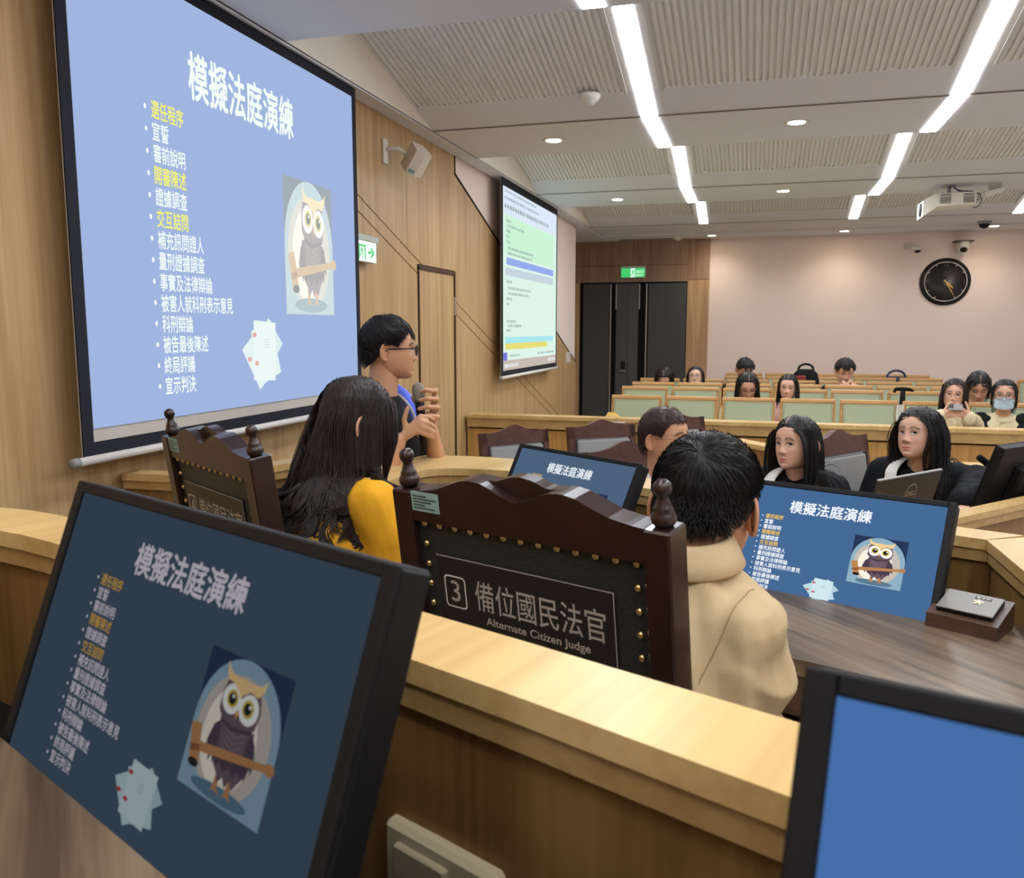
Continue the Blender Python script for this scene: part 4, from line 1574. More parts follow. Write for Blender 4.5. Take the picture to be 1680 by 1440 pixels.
bx3(q, -0.05, 0.04, -0.03, 0.03, -0.05, 0.0)
q.build('mount', [mat('mount_clear', (186, 182, 172), 0.3)], t)
q = MB()
q.M = Matrix.Translation((-0.01, 0, -0.075)) @ Matrix.Rotation(math.radians(-14), 4, 'Y')
q.box((0, 0, 0), (0.16, 0.12, 0.04), 0, 0.008)
q.build('housing', [WHITE], t)

# ================================================================== SMALL THINGS ON THE BENCHES
# tilted wooden box with a metal lid
e = math.radians(-29.6)
t = thing('desk_box', 'walnut wedge box with a silver lid and emblem on the worktop by the blue monitor', 'box', (0.437, 1.855, W1), e)
q = MB()
q.prism([(-0.067, -0.05, 0.0), (-0.067, 0.055, 0.0), (-0.067, 0.055, 0.055), (-0.067, -0.05, 0.028)], (0.134, 0, 0))
q.build('case', [WALNUT_D], t)
sl = math.atan2(0.027, 0.105)
Rb = Matrix.Translation((0.0, 0.003, 0.0425)) @ Matrix.Rotation(sl, 4, 'X')
q = MB()
q.M = Rb
q.box((0, 0, 0.004), (0.106, 0.078, 0.008), 0, 0.001)
q.cur = 1
q.box((0, 0, 0.009), (0.106, 0.078, 0.003), 0, 0.0012)
ld = q.build('lid', [BLACK, mat('silver_lid', (138, 134, 128), 0.45, metal=0.2)], t)
q = MB()
q.M = Rb
q.box((0.018, 0.024, 0.0108), (0.030, 0.0095, 0.0006))
q.cur = 1
R3 = np.array(Rb.to_3x3())
text(q, '發言鍵', (0.0045, 0.0203, 0.0113), (1, 0, 0), (0, 1, 0), 0.0072, 0.027, 0.02)
q.build('label_strip', [BLACK, WHITE], ld)
q = MB()
q.M = Rb
for k in range(5):
    a = 2 * PI * k / 5 + PI / 2
    q.box((0.013 + 0.006 * math.cos(a), 0.006 + 0.006 * math.sin(a), 0.0112), (0.0085, 0.0042, 0.0012), a, 0.0005)
q.lathe([(0, 0.0105), (0.004, 0.0105), (0.004, 0.012), (0, 0.0125)], (0.013, 0.006, 0), 10)
q.build('emblem', [mat('emblem_gold', (232, 218, 176), 0.3, metal=0.7)], ld)

# laptop on the counsel table
ld_dir = math.atan2(0.777, 0.63)
t = thing('laptop', 'open black laptop seen from behind in front of the student looking up', 'laptop', (0.592, 3.547, 0.795), ld_dir)
q = MB()
q.box((0, 0.20, 0.010), (0.44, 0.29, 0.018), 0, 0.004)
q.build('keyboard_base', [mat('laptop_base', (60, 60, 62), 0.4)], t)
Rl = Matrix.Translation((0, 0.055, 0.02)) @ Matrix.Rotation(math.radians(14), 4, 'X')
q = MB()
q.M = Rl
q.box((0, 0, 0.125), (0.45, 0.010, 0.25), 0, 0.003)
q.cur = 1
q.box((0, 0.0005, 0.2495), (0.45, 0.012, 0.007), 0, 0.002)
ldl = q.build('lid', [mat('laptop_lid', (56, 52, 48), 0.35), mat('laptop_edge', (170, 168, 164), 0.35, metal=0.4)], t)
q = MB()
q.M = Rl
n = 32
for i in range(n):
    a, b = 2 * PI * i / n, 2 * PI * (i + 1) / n
    q.add([(0.03 + r * math.cos(k), -0.0056, 0.17 + r * math.sin(k)) for k in (a, b) for r in (0.037, 0.041)], [(0, 1, 3, 2)])
R3 = np.array(Rl.to_3x3())
text(q, 'DELL', (0.002, -0.0057, 0.160), (1, 0, 0), (0, 0, 1), 0.021, 0.057, 0.03)
q.build('lid_logo', [mat('logo_silver', (190, 184, 172), 0.4, metal=0.3)], ldl)

def gooseneck(label, base, path, foam, fat=1.0):
    t = thing('microphone', label, 'microphone', base)
    P = [np.array(p) - np.array(base) for p in path]
    q = MB()
    q.sm = True
    q.lathe([(0, 0), (0.045, 0), (0.045, 0.012), (0.03, 0.02), (0, 0.02)], n=16)
    q.build('base', [BLACK], t)
    q = MB()
    q.sm = True
    q.tube(P, 0.006, 8)
    q.build('stem', [BLACKM], t)
    q = MB()
    q.sm = True
    d = P[-1] - P[-2]
    d = d / np.linalg.norm(d)
    q.tube([P[-1] - d * 0.01, P[-1], P[-1] + d * 0.02, P[-1] + d * foam, P[-1] + d * (foam + 0.012)], [r_ * fat for r_ in (0.012, 0.018, 0.02, 0.018, 0.006)], 12)
    q.build('foam_head', [BLACKM], t)
gooseneck('black table microphone in front of the student with straight hair', (0.27, 3.42, 0.795), [(0.27, 3.42, 0.81), (0.27, 3.41, 0.92), (0.262, 3.40, 1.02)], 0.05)
gooseneck('black slanted microphone left of the monitor seen from behind', (1.0, 3.90, 0.795), [(1.0, 3.90, 0.81), (1.0, 3.86, 0.95), (0.97, 3.77, 1.035), (0.905, 3.683, 1.083)], 0.11, 0.7)

# wall socket on the inside of the front parapet, with plugs
ph = math.radians(24.3)
t = thing('power_socket', 'cream power socket plate on the dark inner face of the front parapet', 'socket', (-0.288, 0.752, 1.062), -ph)
q = MB()
q.box((0, -0.004, 0.0), (0.160, 0.022, 0.078), 0, 0.006)
q.build('cover_plate', [mat('socket_cream', (206, 194, 160), 0.45)], t)
q = MB()
q.box((-0.02, -0.017, 0.004), (0.075, 0.010, 0.035), 0, 0.002)
q.build('socket_insert', [mat('socket_insert', (180, 168, 140), 0.5)], t)
t = thing('power_plug', 'black plug and cable pushed into the cream power socket', 'plug', (-0.315, 0.735, 1.045), -ph)
q = MB()
q.box((0, -0.02, 0.0), (0.034, 0.05, 0.032), 0.2, 0.008)
q.box((0.045, -0.018, -0.01), (0.036, 0.045, 0.032), -0.2, 0.008)
q.build('plug_body', [BLACKM], t)
q = MB()
q.sm = True
q.tube([(0, -0.045, 0.0), (-0.01, -0.075, -0.01), (-0.04, -0.07, -0.045), (-0.08, -0.03, -0.06)], 0.0045, 8)
q.tube([(0.045, -0.04, -0.01), (0.05, -0.07, -0.02), (0.03, -0.07, -0.045), (-0.03, -0.05, -0.058)], 0.0045, 8)
q.build('cable', [BLACKM], t)
# black cable loop at the left edge
q = MB()
q.sm = True
q.tube([(0.085 * math.cos(a), 0.03 + 0.02 * math.sin(a * 2), 0.055 + 0.05 * math.sin(a)) for a in [-PI / 2 + PI * i / 16 for i in range(17)]], 0.011, 8)
o = q.build('headset_band', [BLACKM], None, loc=(-0.985, 0.62, W2 + 0.007))
tag(o, 'black curved headset band on the worktop at the left edge', 'headset')

# bags on the audience seats
NAVY = mat('navy_cloth', (58, 66, 88), 0.8, spec=0.1)
BLKC = mat('black_cloth', (34, 33, 36), 0.85, spec=0.1)
def bag(label, loc, w, h, m, handle, red=False):
    t = thing('backpack', label, 'bag', loc)
    q = MB()
    q.sm = True
    n = 14
    P = []
    for j in range(9):
        v = j / 8
        wd = w * (1 - 0.35 * v ** 2.5) / 2
        dp = 0.09 * (1 - 0.5 * v ** 2)
        if j == 8:
            wd, dp = wd * 0.7, dp * 0.5
        P.append([(wd * math.copysign(abs(math.cos(a)) ** 0.6, math.cos(a)), dp * math.copysign(abs(math.sin(a)) ** 0.6, math.sin(a)), h * v) for a in [2 * PI * k / n for k in range(n)] + [0]])
    q.grid(P)
    q.add(P[-1][:-1], [tuple(range(n))])
    q.build('body', [m], t)
    q = MB()
    q.sm = True
    r = handle
    q.tube([(r * math.cos(a), 0, h - 0.01 + r * 0.8 * math.sin(a)) for a in [PI * i / 12 for i in range(13)]], 0.013, 8)
    q.build('handle', [m], t)
    if red:
        q = MB()
        q.box((-0.06, -0.085, h * 0.55), (0.12, 0.04, h * 0.5), 0, 0.012)
        q.build('front_pocket', [mat('red_cloth', (150, 58, 52), 0.8)], t)
bag('black backpack with a red pocket on an audience seat right of the smiling student', (0.56, 10.42, 0.80), 0.34, 0.36, BLKC, 0.085, True)
bag('navy blue bag with a round handle on an audience seat under the clock', (1.62, 11.0, 0.86), 0.40, 0.20, NAVY, 0.10)
t = thing('umbrella', 'black umbrella handle hooked over an audience seat in the second row', 'umbrella', (1.28, 8.26, 0.0))
q = MB()
q.sm = True
q.tube([(-0.075, 0, 1.055), (-0.06, 0, 1.085), (0, 0, 1.088), (0.06, 0, 1.082), (0.09, 0, 1.07)], [0.012, 0.017, 0.018, 0.016, 0.008], 8)
q.build('handle', [BLACKM], t)
q = MB()
q.sm = True
q.tube([(0, 0, 1.08), (0, 0, 0.95), (0.0, 0, 0.5), (0, 0, 0.35)], [0.02, 0.026, 0.03, 0.01], 10)
q.build('folded_canopy', [BLKC], t)
q = MB()
P = [[(1.252 + 0.033 * math.sin(v * 6) * 0.3 + u * 0.06, 7.80 + 0.02 * math.sin(u * 5), 0.62 + 0.36 * v) for u in np.linspace(-0.5, 0.5, 6)] for v in np.linspace(0, 1, 12)]
P = np.array(P) - np.array([1.252, 7.80, 0.62])
q.sm = True
q.grid(P)
q.grid(P[:, ::-1] + np.array([0, 0.015, 0]))
o = q.build('tote_bag', [mat('tote_white', (228, 226, 214), 0.8, var=0.12, vscale=90)], None, loc=(1.205, 7.82, 0.62))
tag(o, 'white patterned cloth bag showing in the gap between two front-row seats', 'bag')
# ================================================================== PEOPLE: builders
SKIN = {k: mat('skin_' + k, c, 0.52, spec=0.3, attr='tint') for k, c in {'light': (226, 178, 150), 'warm': (206, 156, 122), 'pale': (232, 190, 164)}.items()}
HAIR = mat('black_hair', (30, 27, 27), 0.5, spec=0.35, var=0.3, vscale=60)
HAIR_B = mat('brown_black_hair', (44, 34, 32), 0.48, spec=0.35, var=0.3, vscale=60)
PARTING = mat('scalp_parting', (188, 152, 132), 0.6)
SCLERA = mat('eye_white', (222, 214, 208), 0.3)
IRIS = mat('dark_iris', (34, 22, 18), 0.2)
LASH = mat('lash_line', (30, 22, 20), 0.7)

ZP = np.array([-.118, -.1145, -.107, -.096, -.085, -.073, -.060, -.045, -.030, -.012, .006, .026, .046, .068, .088, .102, .112, .118])
WP = np.array([.000, .020, .036, .0480, .0570, .0635, .0685, .0720, .0740, .0750, .0758, .0765, .0760, .0710, .0590, .0450, .0300, .000])
FP = np.array([.060, .078, .086, .0895, .0905, .0910, .0915, .0925, .0925, .0920, .0925, .0930, .0905, .0820, .0660, .0470, .0270, .000])
BP = np.array([-.050, -.040, -.025, .000, .018, .034, .050, .066, .080, .094, .099, .102, .101, .094, .081, .065, .046, .000])
BUMPS = [(0, -.006, .0105, .018, .0035), (0, -.034, .0125, .0110, .0175), (0, -.020, .011, .014, .0065), (.0140, -.039, .0070, .006, .0085), (-.0140, -.039, .0070, .006, .0085),
         (.031, .001, .0165, .010, -.0050), (-.031, .001, .0165, .010, -.0050), (.030, .021, .020, .006, .0028), (-.030, .021, .020, .006, .0028),
         (.043, -.028, .019, .016, .003), (-.043, -.028, .019, .016, .003), (0, -.065, .017, .004, .0055), (0, -.0765, .014, .0052, .0062), (0, -.0705, .021, .0016, -.0042),
         (0, -.100, .017, .010, .005), (0, -.086, .016, .005, -.003)]
PW = 2.25

def face_y(x, z, wide=1.0):
    w, f = np.interp(z, ZP, WP) * wide, np.interp(z, ZP, FP)
    y = f * max(0.0, 1 - (abs(x) / max(w, 1e-4)) ** PW) ** (1 / PW)
    for bx, bz, sx, sz, a in BUMPS:
        y += a * math.exp(-((x - bx) / sx) ** 2 - ((z - bz) / sz) ** 2)
    return y

def head_arrays(nt, nz, wide=1.0, lips=(0.76, 0.42, 0.42), brow=0.2, even=False):
    t = np.linspace(-1, 1, nt + 1)[:-1]
    th = PI * t if even else PI * (0.52 * t + 0.48 * t ** 3)
    u = np.linspace(0, 1, nz)
    zz = -.1176 + (.1175 + .1176) * (0.5 - 0.5 * np.cos(PI * u) * 0.35 + (u - 0.5) * 0.65)
    P = np.zeros((nz, nt, 3))
    T = np.ones((nz, nt, 3))
    for i, z in enumerate(zz):
        w, f, b = np.interp(z, ZP, WP) * wide, np.interp(z, ZP, FP), np.interp(z, ZP, BP)
        s, c = np.sin(th), np.cos(th)
        r = (np.abs(s) ** PW + np.abs(c) ** PW) ** (-1 / PW)
        x = w * s * r
        y = np.where(c > 0, f * c * r, b * (c * r))
        fr = np.clip(c * 1.6, 0, 1)
        dy = np.zeros_like(x)
        for bx, bz, sx, sz, a in BUMPS:
            dy += a * np.exp(-((x - bx) / sx) ** 2 - ((z - bz) / sz) ** 2)
        y = y + dy * fr
        P[i, :, 0], P[i, :, 1], P[i, :, 2] = x, y, z
        front = c > 0.15
        e = (x / .0225) ** 2 + ((z + .0705) / (.0085 * (1 - 0.25 * np.abs(x / .0225).clip(0, 1)))) ** 2
        k = np.where(front, np.clip(1.35 - e, 0, 1), 0)[:, None]
        T[i] = T[i] * (1 - k) + np.array(lips) * k
        zb = .0235 + .004 * np.sin(np.clip((np.abs(x) - .012) / .036, 0, 1) * PI) - .003 * np.clip((np.abs(x) - .035) / .012, 0, 1)
        kb = np.where(front & (np.abs(x) > .012) & (np.abs(x) < .050), np.exp(-((z - zb) / .0046) ** 2), 0)[:, None]
        T[i] = T[i] * (1 - kb * (1 - brow))
        kn = np.where(front, np.exp(-((np.abs(x) - .0075) / .0035) ** 2 - ((z + .0475) / .003) ** 2), 0)[:, None]
        T[i] = T[i] * (1 - 0.6 * kn)
        kc = np.where(front, np.exp(-((np.abs(x) - .04) / .018) ** 2 - ((z + .03) / .018) ** 2), 0)[:, None] * 0.12
        T[i] = T[i] * (1 - kc * np.array([0.0, 0.6, 0.5]))
    F = []
    for i in range(nz - 1):
        for j in range(nt):
            a, b = i * nt + j, i * nt + (j + 1) % nt
            F.append((a, b, b + nt, a + nt))
    F.append(tuple(range(nt))[::-1])
    F.append(tuple(range((nz - 1) * nt, nz * nt)))
    return P.reshape(-1, 3), F, T.reshape(-1, 3), P

def ear_mb(s, mb):
    mb.sm = True
    y0, z0 = -.014, -.012
    x0 = s * .0735
    R_, n = 5, 16
    P = []
    for i in range(R_ + 1):
        r = i / R_
        ring = []
        for k in range(n + 1):
            a = 2 * PI * k / n
            u = .0165 * r * math.cos(a) * (1.0 if math.sin(a) > -0.2 else 0.8)
            v = .031 * r * math.sin(a)
            out = .012 + .009 * (-math.cos(a)) * r + (.004 if i == R_ - 1 else 0) - (.003 if i < 3 else 0)
            ring.append((x0 + s * out, y0 + u - .004, z0 + v))
        P.append(ring)
    mb.grid(P if s < 0 else [r[::-1] for r in P])
    back = [[(x0 + s * (.002 + .010 * i / 2), y0 - .002 + (p[1] - y0) * (0.75 + .125 * i), z0 + (p[2] - z0) * (0.75 + .125 * i)) for p in P[-1]] for i in range(3)]
    mb.grid(back)
    rim = [(x0 + s * (.012 + .010 * (-math.cos(a))), y0 - .004 + .0165 * math.cos(a), z0 + .031 * math.sin(a)) for a in [0.35 + (2 * PI - 1.3) * k / 18 for k in range(19)]]
    mb.tube(rim, [.0025] + [.0036] * 15 + [.004, .0045, .003], 6)

def limb(mb, a, b, ra, rb, n=14, mid=None, flat=1.0):
    a, b = np.asarray(a, float), np.asarray(b, float)
    d = b - a
    L = np.linalg.norm(d) + 1e-9
    d = d / L
    ts, rs = [], []
    for k in range(4):
        q = PI / 2 * k / 4
        ts.append(-ra * math.cos(q)); rs.append(max(ra * math.sin(q), ra * 0.12))
    for k in range(7):
        f = k / 6
        r = ra + (rb - ra) * f
        if mid:
            r += mid * math.sin(PI * f)
        ts.append(L * f); rs.append(r)
    for k in range(1, 5):
        q = PI / 2 * k / 4
        ts.append(L + rb * math.sin(q)); rs.append(max(rb * math.cos(q), rb * 0.12))
    mb.tube([a + d * t for t in ts], rs, n)

def torso_mb(mb, pel, nb, hw, hd, e=0.0, n=24, lat=(1, 0, 0), t1=1.0):
    """elliptical loft from the pelvis to the base of the neck"""
    pel, nb = np.asarray(pel, float), np.asarray(nb, float)
    ax = nb - pel
    L = np.linalg.norm(ax)
    ax /= L
    lat = np.asarray(lat, float)
    lat = lat - ax * np.dot(lat, ax)
    lat /= np.linalg.norm(lat)
    fw = np.cross(ax, lat)
    m = len(hw)
    P = []
    for i in range(m):
        t = i / (m - 1) * t1
        c = pel + ax * L * t - fw * 0.0 + fw * 0.018 * math.sin(PI * t)
        P.append([c + lat * (hw[i] + e) * math.copysign(abs(math.cos(a)) ** 0.85, math.cos(a)) + fw * (hd[i] + e) * math.copysign(abs(math.sin(a)) ** 0.85, math.sin(a)) for a in [2 * PI * k / n for k in range(n)]])
    P = np.array(P)
    F = []
    for i in range(m - 1):
        for k in range(n):
            a, b = i * n + k, i * n + (k + 1) % n
            F.append((a, b, b + n, a + n))
    F.append(tuple(range(n))[::-1])
    F.append(tuple(range((m - 1) * n, m * n)))
    mb.add(P.reshape(-1, 3), F)

from mathutils import noise

def fuse(mb, voxel, smooth=4, fold=0.0, fold_size=0.12, crease=0.0):
    """one continuous skin over the collected shapes"""
    me = mb.mesh('fuse', [])
    o = bpy.data.objects.new('fuse', me)
    COL.objects.link(o)
    r = o.modifiers.new('r', 'REMESH')
    r.mode = 'VOXEL'
    r.voxel_size = voxel
    s = o.modifiers.new('s', 'SMOOTH')
    s.iterations = smooth
    s.factor = 0.5
    if fold > 0:
        tx = bpy.data.textures.new('folds', 'CLOUDS')
        tx.noise_scale = fold_size
        tx.noise_depth = 2
        d = o.modifiers.new('d', 'DISPLACE')
        d.texture = tx
        d.strength = fold
        d.mid_level = 0.5
        d.texture_coords = 'LOCAL'
        s2 = o.modifiers.new('s2', 'SMOOTH')
        s2.iterations = 2
    dg = bpy.context.evaluated_depsgraph_get()
    m2 = bpy.data.meshes.new_from_object(o.evaluated_get(dg))
    n = len(m2.vertices)
    V = np.zeros(n * 3)
    m2.vertices.foreach_get('co', V)
    F = [tuple(p.vertices) for p in m2.polygons]
    bpy.data.objects.remove(o)
    bpy.data.meshes.remove(me)
    V = V.reshape(-1, 3)
    if crease > 0:
        N = np.zeros(n * 3)
        m2.vertices.foreach_get('normal', N)
        N = N.reshape(-1, 3)
        d = np.array([1 - 2 * abs(noise.noise(Vector((p[0] * 11 + p[2] * 5, p[1] * 11, p[2] * 4.5 + p[0] * 3)))) + .5 * noise.noise(Vector((p[0] * 26, p[1] * 26, p[2] * 9))) for p in V])
        V = V + N * ((d - .5) * crease)[:, None]
    bpy.data.meshes.remove(m2)
    return V, F

def finger_chain(mb, pts, r0=.0085, r1=.0068):
    n = len(pts)
    for i in range(n - 1):
        limb(mb, pts[i], pts[i + 1], r0 + (r1 - r0) * i / (n - 1), r0 + (r1 - r0) * (i + 1) / (n - 1), 8)

def hand_mb(mb, wrist, d, nrm, side, curl=0.5, k=1.0, spread=0.12, thumb=0.6):
    """palm, four jointed fingers of unequal length and a thumb; nrm points out of the palm; side=+1 puts the thumb on the lateral side"""
    w = np.asarray(wrist, float)
    d = np.asarray(d, float); d = d / np.linalg.norm(d)
    nrm = np.asarray(nrm, float); nrm = nrm - d * np.dot(nrm, d); nrm /= np.linalg.norm(nrm)
    lat = np.cross(d, nrm) * side
    for off in (.026, .009, -.009, -.025):
        limb(mb, w + lat * off * .55 * k + d * .006, w + d * .080 * k + lat * off * k, .014 * k, .0115 * k, 8)
    for off, ln, sp in ((.029, .92, 1.0), (.0098, 1.05, .3), (-.0098, .98, -.4), (-.0275, .78, -1.2)):
        p = w + d * .082 * k + lat * off * k
        dd = d + lat * sp * spread
        dd /= np.linalg.norm(dd)
        pts, ang = [p], 0.0
        for seg, c in ((.042, .75), (.026, 1.0), (.021, .8)):
            ang += c * curl
            pts.append(pts[-1] + (dd * math.cos(ang) + nrm * math.sin(ang)) * seg * ln * k)
        finger_chain(mb, pts, .0088 * k, .0068 * k)
    b = w + d * .025 * k + lat * .024 * k
    td = d * .62 + lat * thumb + nrm * .35
    td /= np.linalg.norm(td)
    t2 = td + nrm * .35 * curl + d * .2
    t2 /= np.linalg.norm(t2)
    finger_chain(mb, [b, b + td * .042 * k, b + td * .042 * k + t2 * .032 * k, b + td * .042 * k + t2 * .032 * k + (t2 + d * .2) * .022 * k], .0125 * k, .0085 * k)

def euler_head(yaw, pitch, roll):
    """head turned left by yaw, tipped up by pitch, tilted to its right by roll (degrees)"""
    return Matrix.Rotation(math.radians(yaw), 4, 'Z') @ Matrix.Rotation(math.radians(pitch), 4, 'X') @ Matrix.Rotation(math.radians(roll), 4, 'Y')

# ------------------------------------------------------------------ hair
def hair_mesh(style, H, seed=1, n=260, r=.0042, length=.30, cap=.010, wave=0.0, bodies=(), part=0.0, wide=1.0, steps=15, fringe=.05, nside=5, part_line=True, face_keep=.062, flare=(0, 0, 0), side=.020, vol=None, gtilt=(0, 0, 0), freq=1.0, clumps=0, back=.022, nape=0.0, clump=.07):
    """H: head matrix in body space. Base shell plus many tapered locks that follow the scalp and then hang."""
    rng = np.random.default_rng(seed)
    Hi = H.inverted()
    g = np.array(Hi.to_3x3() @ Vector((0, 0, -1)))
    long_ = style == 'long'
    def hairline(th):
        a = np.abs(th)
        if long_:
            return np.interp(a, [0, .45, .8, 1.05, 1.25, 1.45, 1.75, 2.05, 2.5, PI], [.078, .074, .062, .038, .012, .004, .004, -.035, -.07, -.075])
        return np.interp(a, [0, .5, .85, 1.05, 1.2, 1.45, 1.8, 2.05, 2.5, PI], [.070, .068, .058, .034, .008, .018, .012, -.024 + nape, -.046 + nape, -.050 + nape])
    nt, nz = (168, 110) if n > 1000 else (96, 64)
    _, _, _, G = head_arrays(nt, nz, wide, even=True)
    th = np.arctan2(G[..., 0], G[..., 1])
    hl = hairline(th)
    inside = G[..., 2] > hl
    c0 = np.array([0, -.01, -.005])
    nrm = (G - c0) / np.array([.076 ** 2, .098 ** 2, .12 ** 2])
    nrm /= np.linalg.norm(nrm, axis=2, keepdims=True)
    depth = np.clip((G[..., 2] - hl) / .05, 0, 1)
    S = G + nrm * (.003 + (cap - .003) * depth)[..., None]
    mb = MB()
    mb.sm = True
    idx = -np.ones((nz, nt), int)
    V, F = [], []
    for i in range(nz - 1):
        for j in range(nt):
            q = [(i, j), (i, (j + 1) % nt), (i + 1, (j + 1) % nt), (i + 1, j)]
            if all(inside[a] for a in q):
                f = []
                for a in q:
                    if idx[a] < 0:
                        idx[a] = len(V)
                        V.append(S[a])
                    f.append(idx[a])
                F.append(tuple(f))
    V.append(np.array([0, -.012, .118 + cap]))
    top = [idx[nz - 1, j] for j in range(nt)]
    for j in range(nt):
        if top[j] >= 0 and top[(j + 1) % nt] >= 0:
            F.append((top[j], top[(j + 1) % nt], len(V) - 1))
    V = np.array(V)
    M3, tr = np.array(H.to_3x3()), np.array(H.translation)
    mb.add(V @ M3.T + tr, F)
    # roots
    ii, jj = np.nonzero(inside)
    area = np.clip(np.interp(G[ii, jj, 2], ZP, WP), .012, 1) * np.where(np.abs(th[ii, jj]) < 1.0, .75, 1.3)
    pick = rng.choice(len(ii), n, p=area / area.sum())
    R0 = S[ii[pick], jj[pick]] + rng.normal(0, .002, (n, 3))
    N0 = nrm[ii[pick], jj[pick]]
    if long_:
        sgn = np.where(R0[:, 0] > part, 1.0, -1.0)
        D = np.stack([sgn * .9, -.25 + 0 * sgn, -.25 + 0 * sgn], 1)
        L = length * rng.uniform(.82, 1.05, n)
    else:
        crown = np.array([0.01, -.050, .10])
        D = R0 - crown
        D[:, 1] += np.where(R0[:, 2] > .04, .045, 0.0)
        L = np.interp(R0[:, 2] - .025 * (R0[:, 1] > .03), [-.065, -.03, .01, .04, .062, .08], [.005, .010, side, side * 1.4, fringe * .8, fringe]) * rng.uniform(.8, 1.2, n)
        L = np.where(R0[:, 1] < -.02, np.minimum(L, back * rng.uniform(.8, 1.2, n)), L)
        hr = R0[:, 2] - hairline(np.arctan2(R0[:, 0], R0[:, 1]))
        L = np.where((np.abs(R0[:, 0]) > .045) | (R0[:, 1] < 0), np.minimum(L, np.maximum(hr, 0) * .8 + .004), L)
        sgn = np.sign(R0[:, 0])
    if vol is None:
        vol = .012 if long_ else .003
    off = rng.random((n, 1)) ** 1.5 * vol
    D = D - N0 * np.sum(D * N0, 1, keepdims=True)
    D /= np.linalg.norm(D, axis=1, keepdims=True) + 1e-9
    P = R0.copy()
    path = [P.copy()]
    ds = (L / steps)[:, None]
    ax = np.array([.078 * wide, .102, .122]) + cap * 0.55
    ph = rng.uniform(0, 2 * PI, n)
    cl = None
    if clumps:
        cc = R0[rng.choice(n, clumps)]
        cl = np.argmin(((R0[:, None, :] - cc[None]) ** 2).sum(2), 1)
        ph = rng.uniform(0, 2 * PI, clumps)[cl] + rng.normal(0, .25, n)
    gg = g + np.array(gtilt) * np.clip((.06 - R0[:, 1:2]) / .06, 0.1, 1) * np.clip((.045 - R0[:, 0:1]) / .05, 0.12, 1)
    gg = gg / np.linalg.norm(gg, axis=1, keepdims=True)
    bl = []
    for kind, a, b, rad in bodies:
        bl.append((np.array(Hi @ Vector(a)), np.array(Hi @ Vector(b)), rad))
    for s in range(steps):
        f = (s + 1) / steps
        grav = .34 if long_ else np.where(R0[:, 2:3] < .05, .34, .10)
        D = D * (1 - grav) + gg * grav
        if long_:
            D = D + np.array(flare) * max(0.0, f - .25)
        if long_ and wave > 0:
            k = np.clip((f - .5) / .4, 0, 1)
            D = D + (np.stack([np.sin(ph + f * 11 * freq), np.cos(ph * 1.7 + f * 9 * freq), .4 * np.sin(ph + f * 13 * freq)], 1) * wave * k)
        D /= np.linalg.norm(D, axis=1, keepdims=True) + 1e-9
        Q = P + D * ds
        oo = off * min(1.0, (s + 1) / (steps * .35))
        e = (Q - c0) / (ax + oo)
        ln = np.linalg.norm(e, axis=1, keepdims=True)
        Q = np.where(ln < 1, c0 + e / np.maximum(ln, 1e-6) * (ax + oo), Q)
        for a, b, rad in bl:
            ab = b - a
            t = np.clip(((Q - a) @ ab) / (ab @ ab), 0, 1)[:, None]
            c = a + t * ab
            v = Q - c
            d = np.linalg.norm(v, axis=1, keepdims=True)
            rr = rad + .006 + .008 * rng.random((n, 1))
            Q = np.where(d < rr, c + v / np.maximum(d, 1e-6) * rr, Q)
        if long_:
            m = (Q[:, 1] > .02) & (Q[:, 2] < .062)
            lim = face_keep * wide * np.ones(n)
            mm = m & (np.abs(Q[:, 0]) < lim)
            Q[mm, 0] = (np.where(sgn > 0, 1, -1) * lim)[mm]
        if cl is not None and f > .3:
            m_ = np.zeros((clumps, 3)); c_ = np.zeros((clumps, 1))
            np.add.at(m_, cl, Q); np.add.at(c_, cl, 1)
            Q = Q + (m_[cl] / c_[cl] - Q) * clump * f
        D = Q - P
        D /= np.linalg.norm(D, axis=1, keepdims=True) + 1e-9
        P = Q
        path.append(P.copy())
    path = np.stack(path, 1)
    prof = r * np.interp(np.linspace(0, 1, steps + 1), [0, .15, .75, 1], [.6, 1, .9, .12])
    for k in range(n):
        mb.tube(path[k] @ M3.T + tr, prof * rng.uniform(.7, 1.3), nside, cap=False, flat=.55)
    if long_ and part_line:
        mb.cur = 1
        pl = []
        for a in np.linspace(0.70, 1.32, 9):
            q = np.array([part, .085 * math.cos(a) * 1.0, .004 + .118 * math.sin(a)])
            q = c0 + (q - c0) * (1 + (cap + .0028) / .11)
            pl.append(q)
        mb.tube(np.array(pl) @ M3.T + tr, [.0012, .0025, .003, .003, .003, .003, .0025, .002, .001], 6, flat=.4)
    return mb

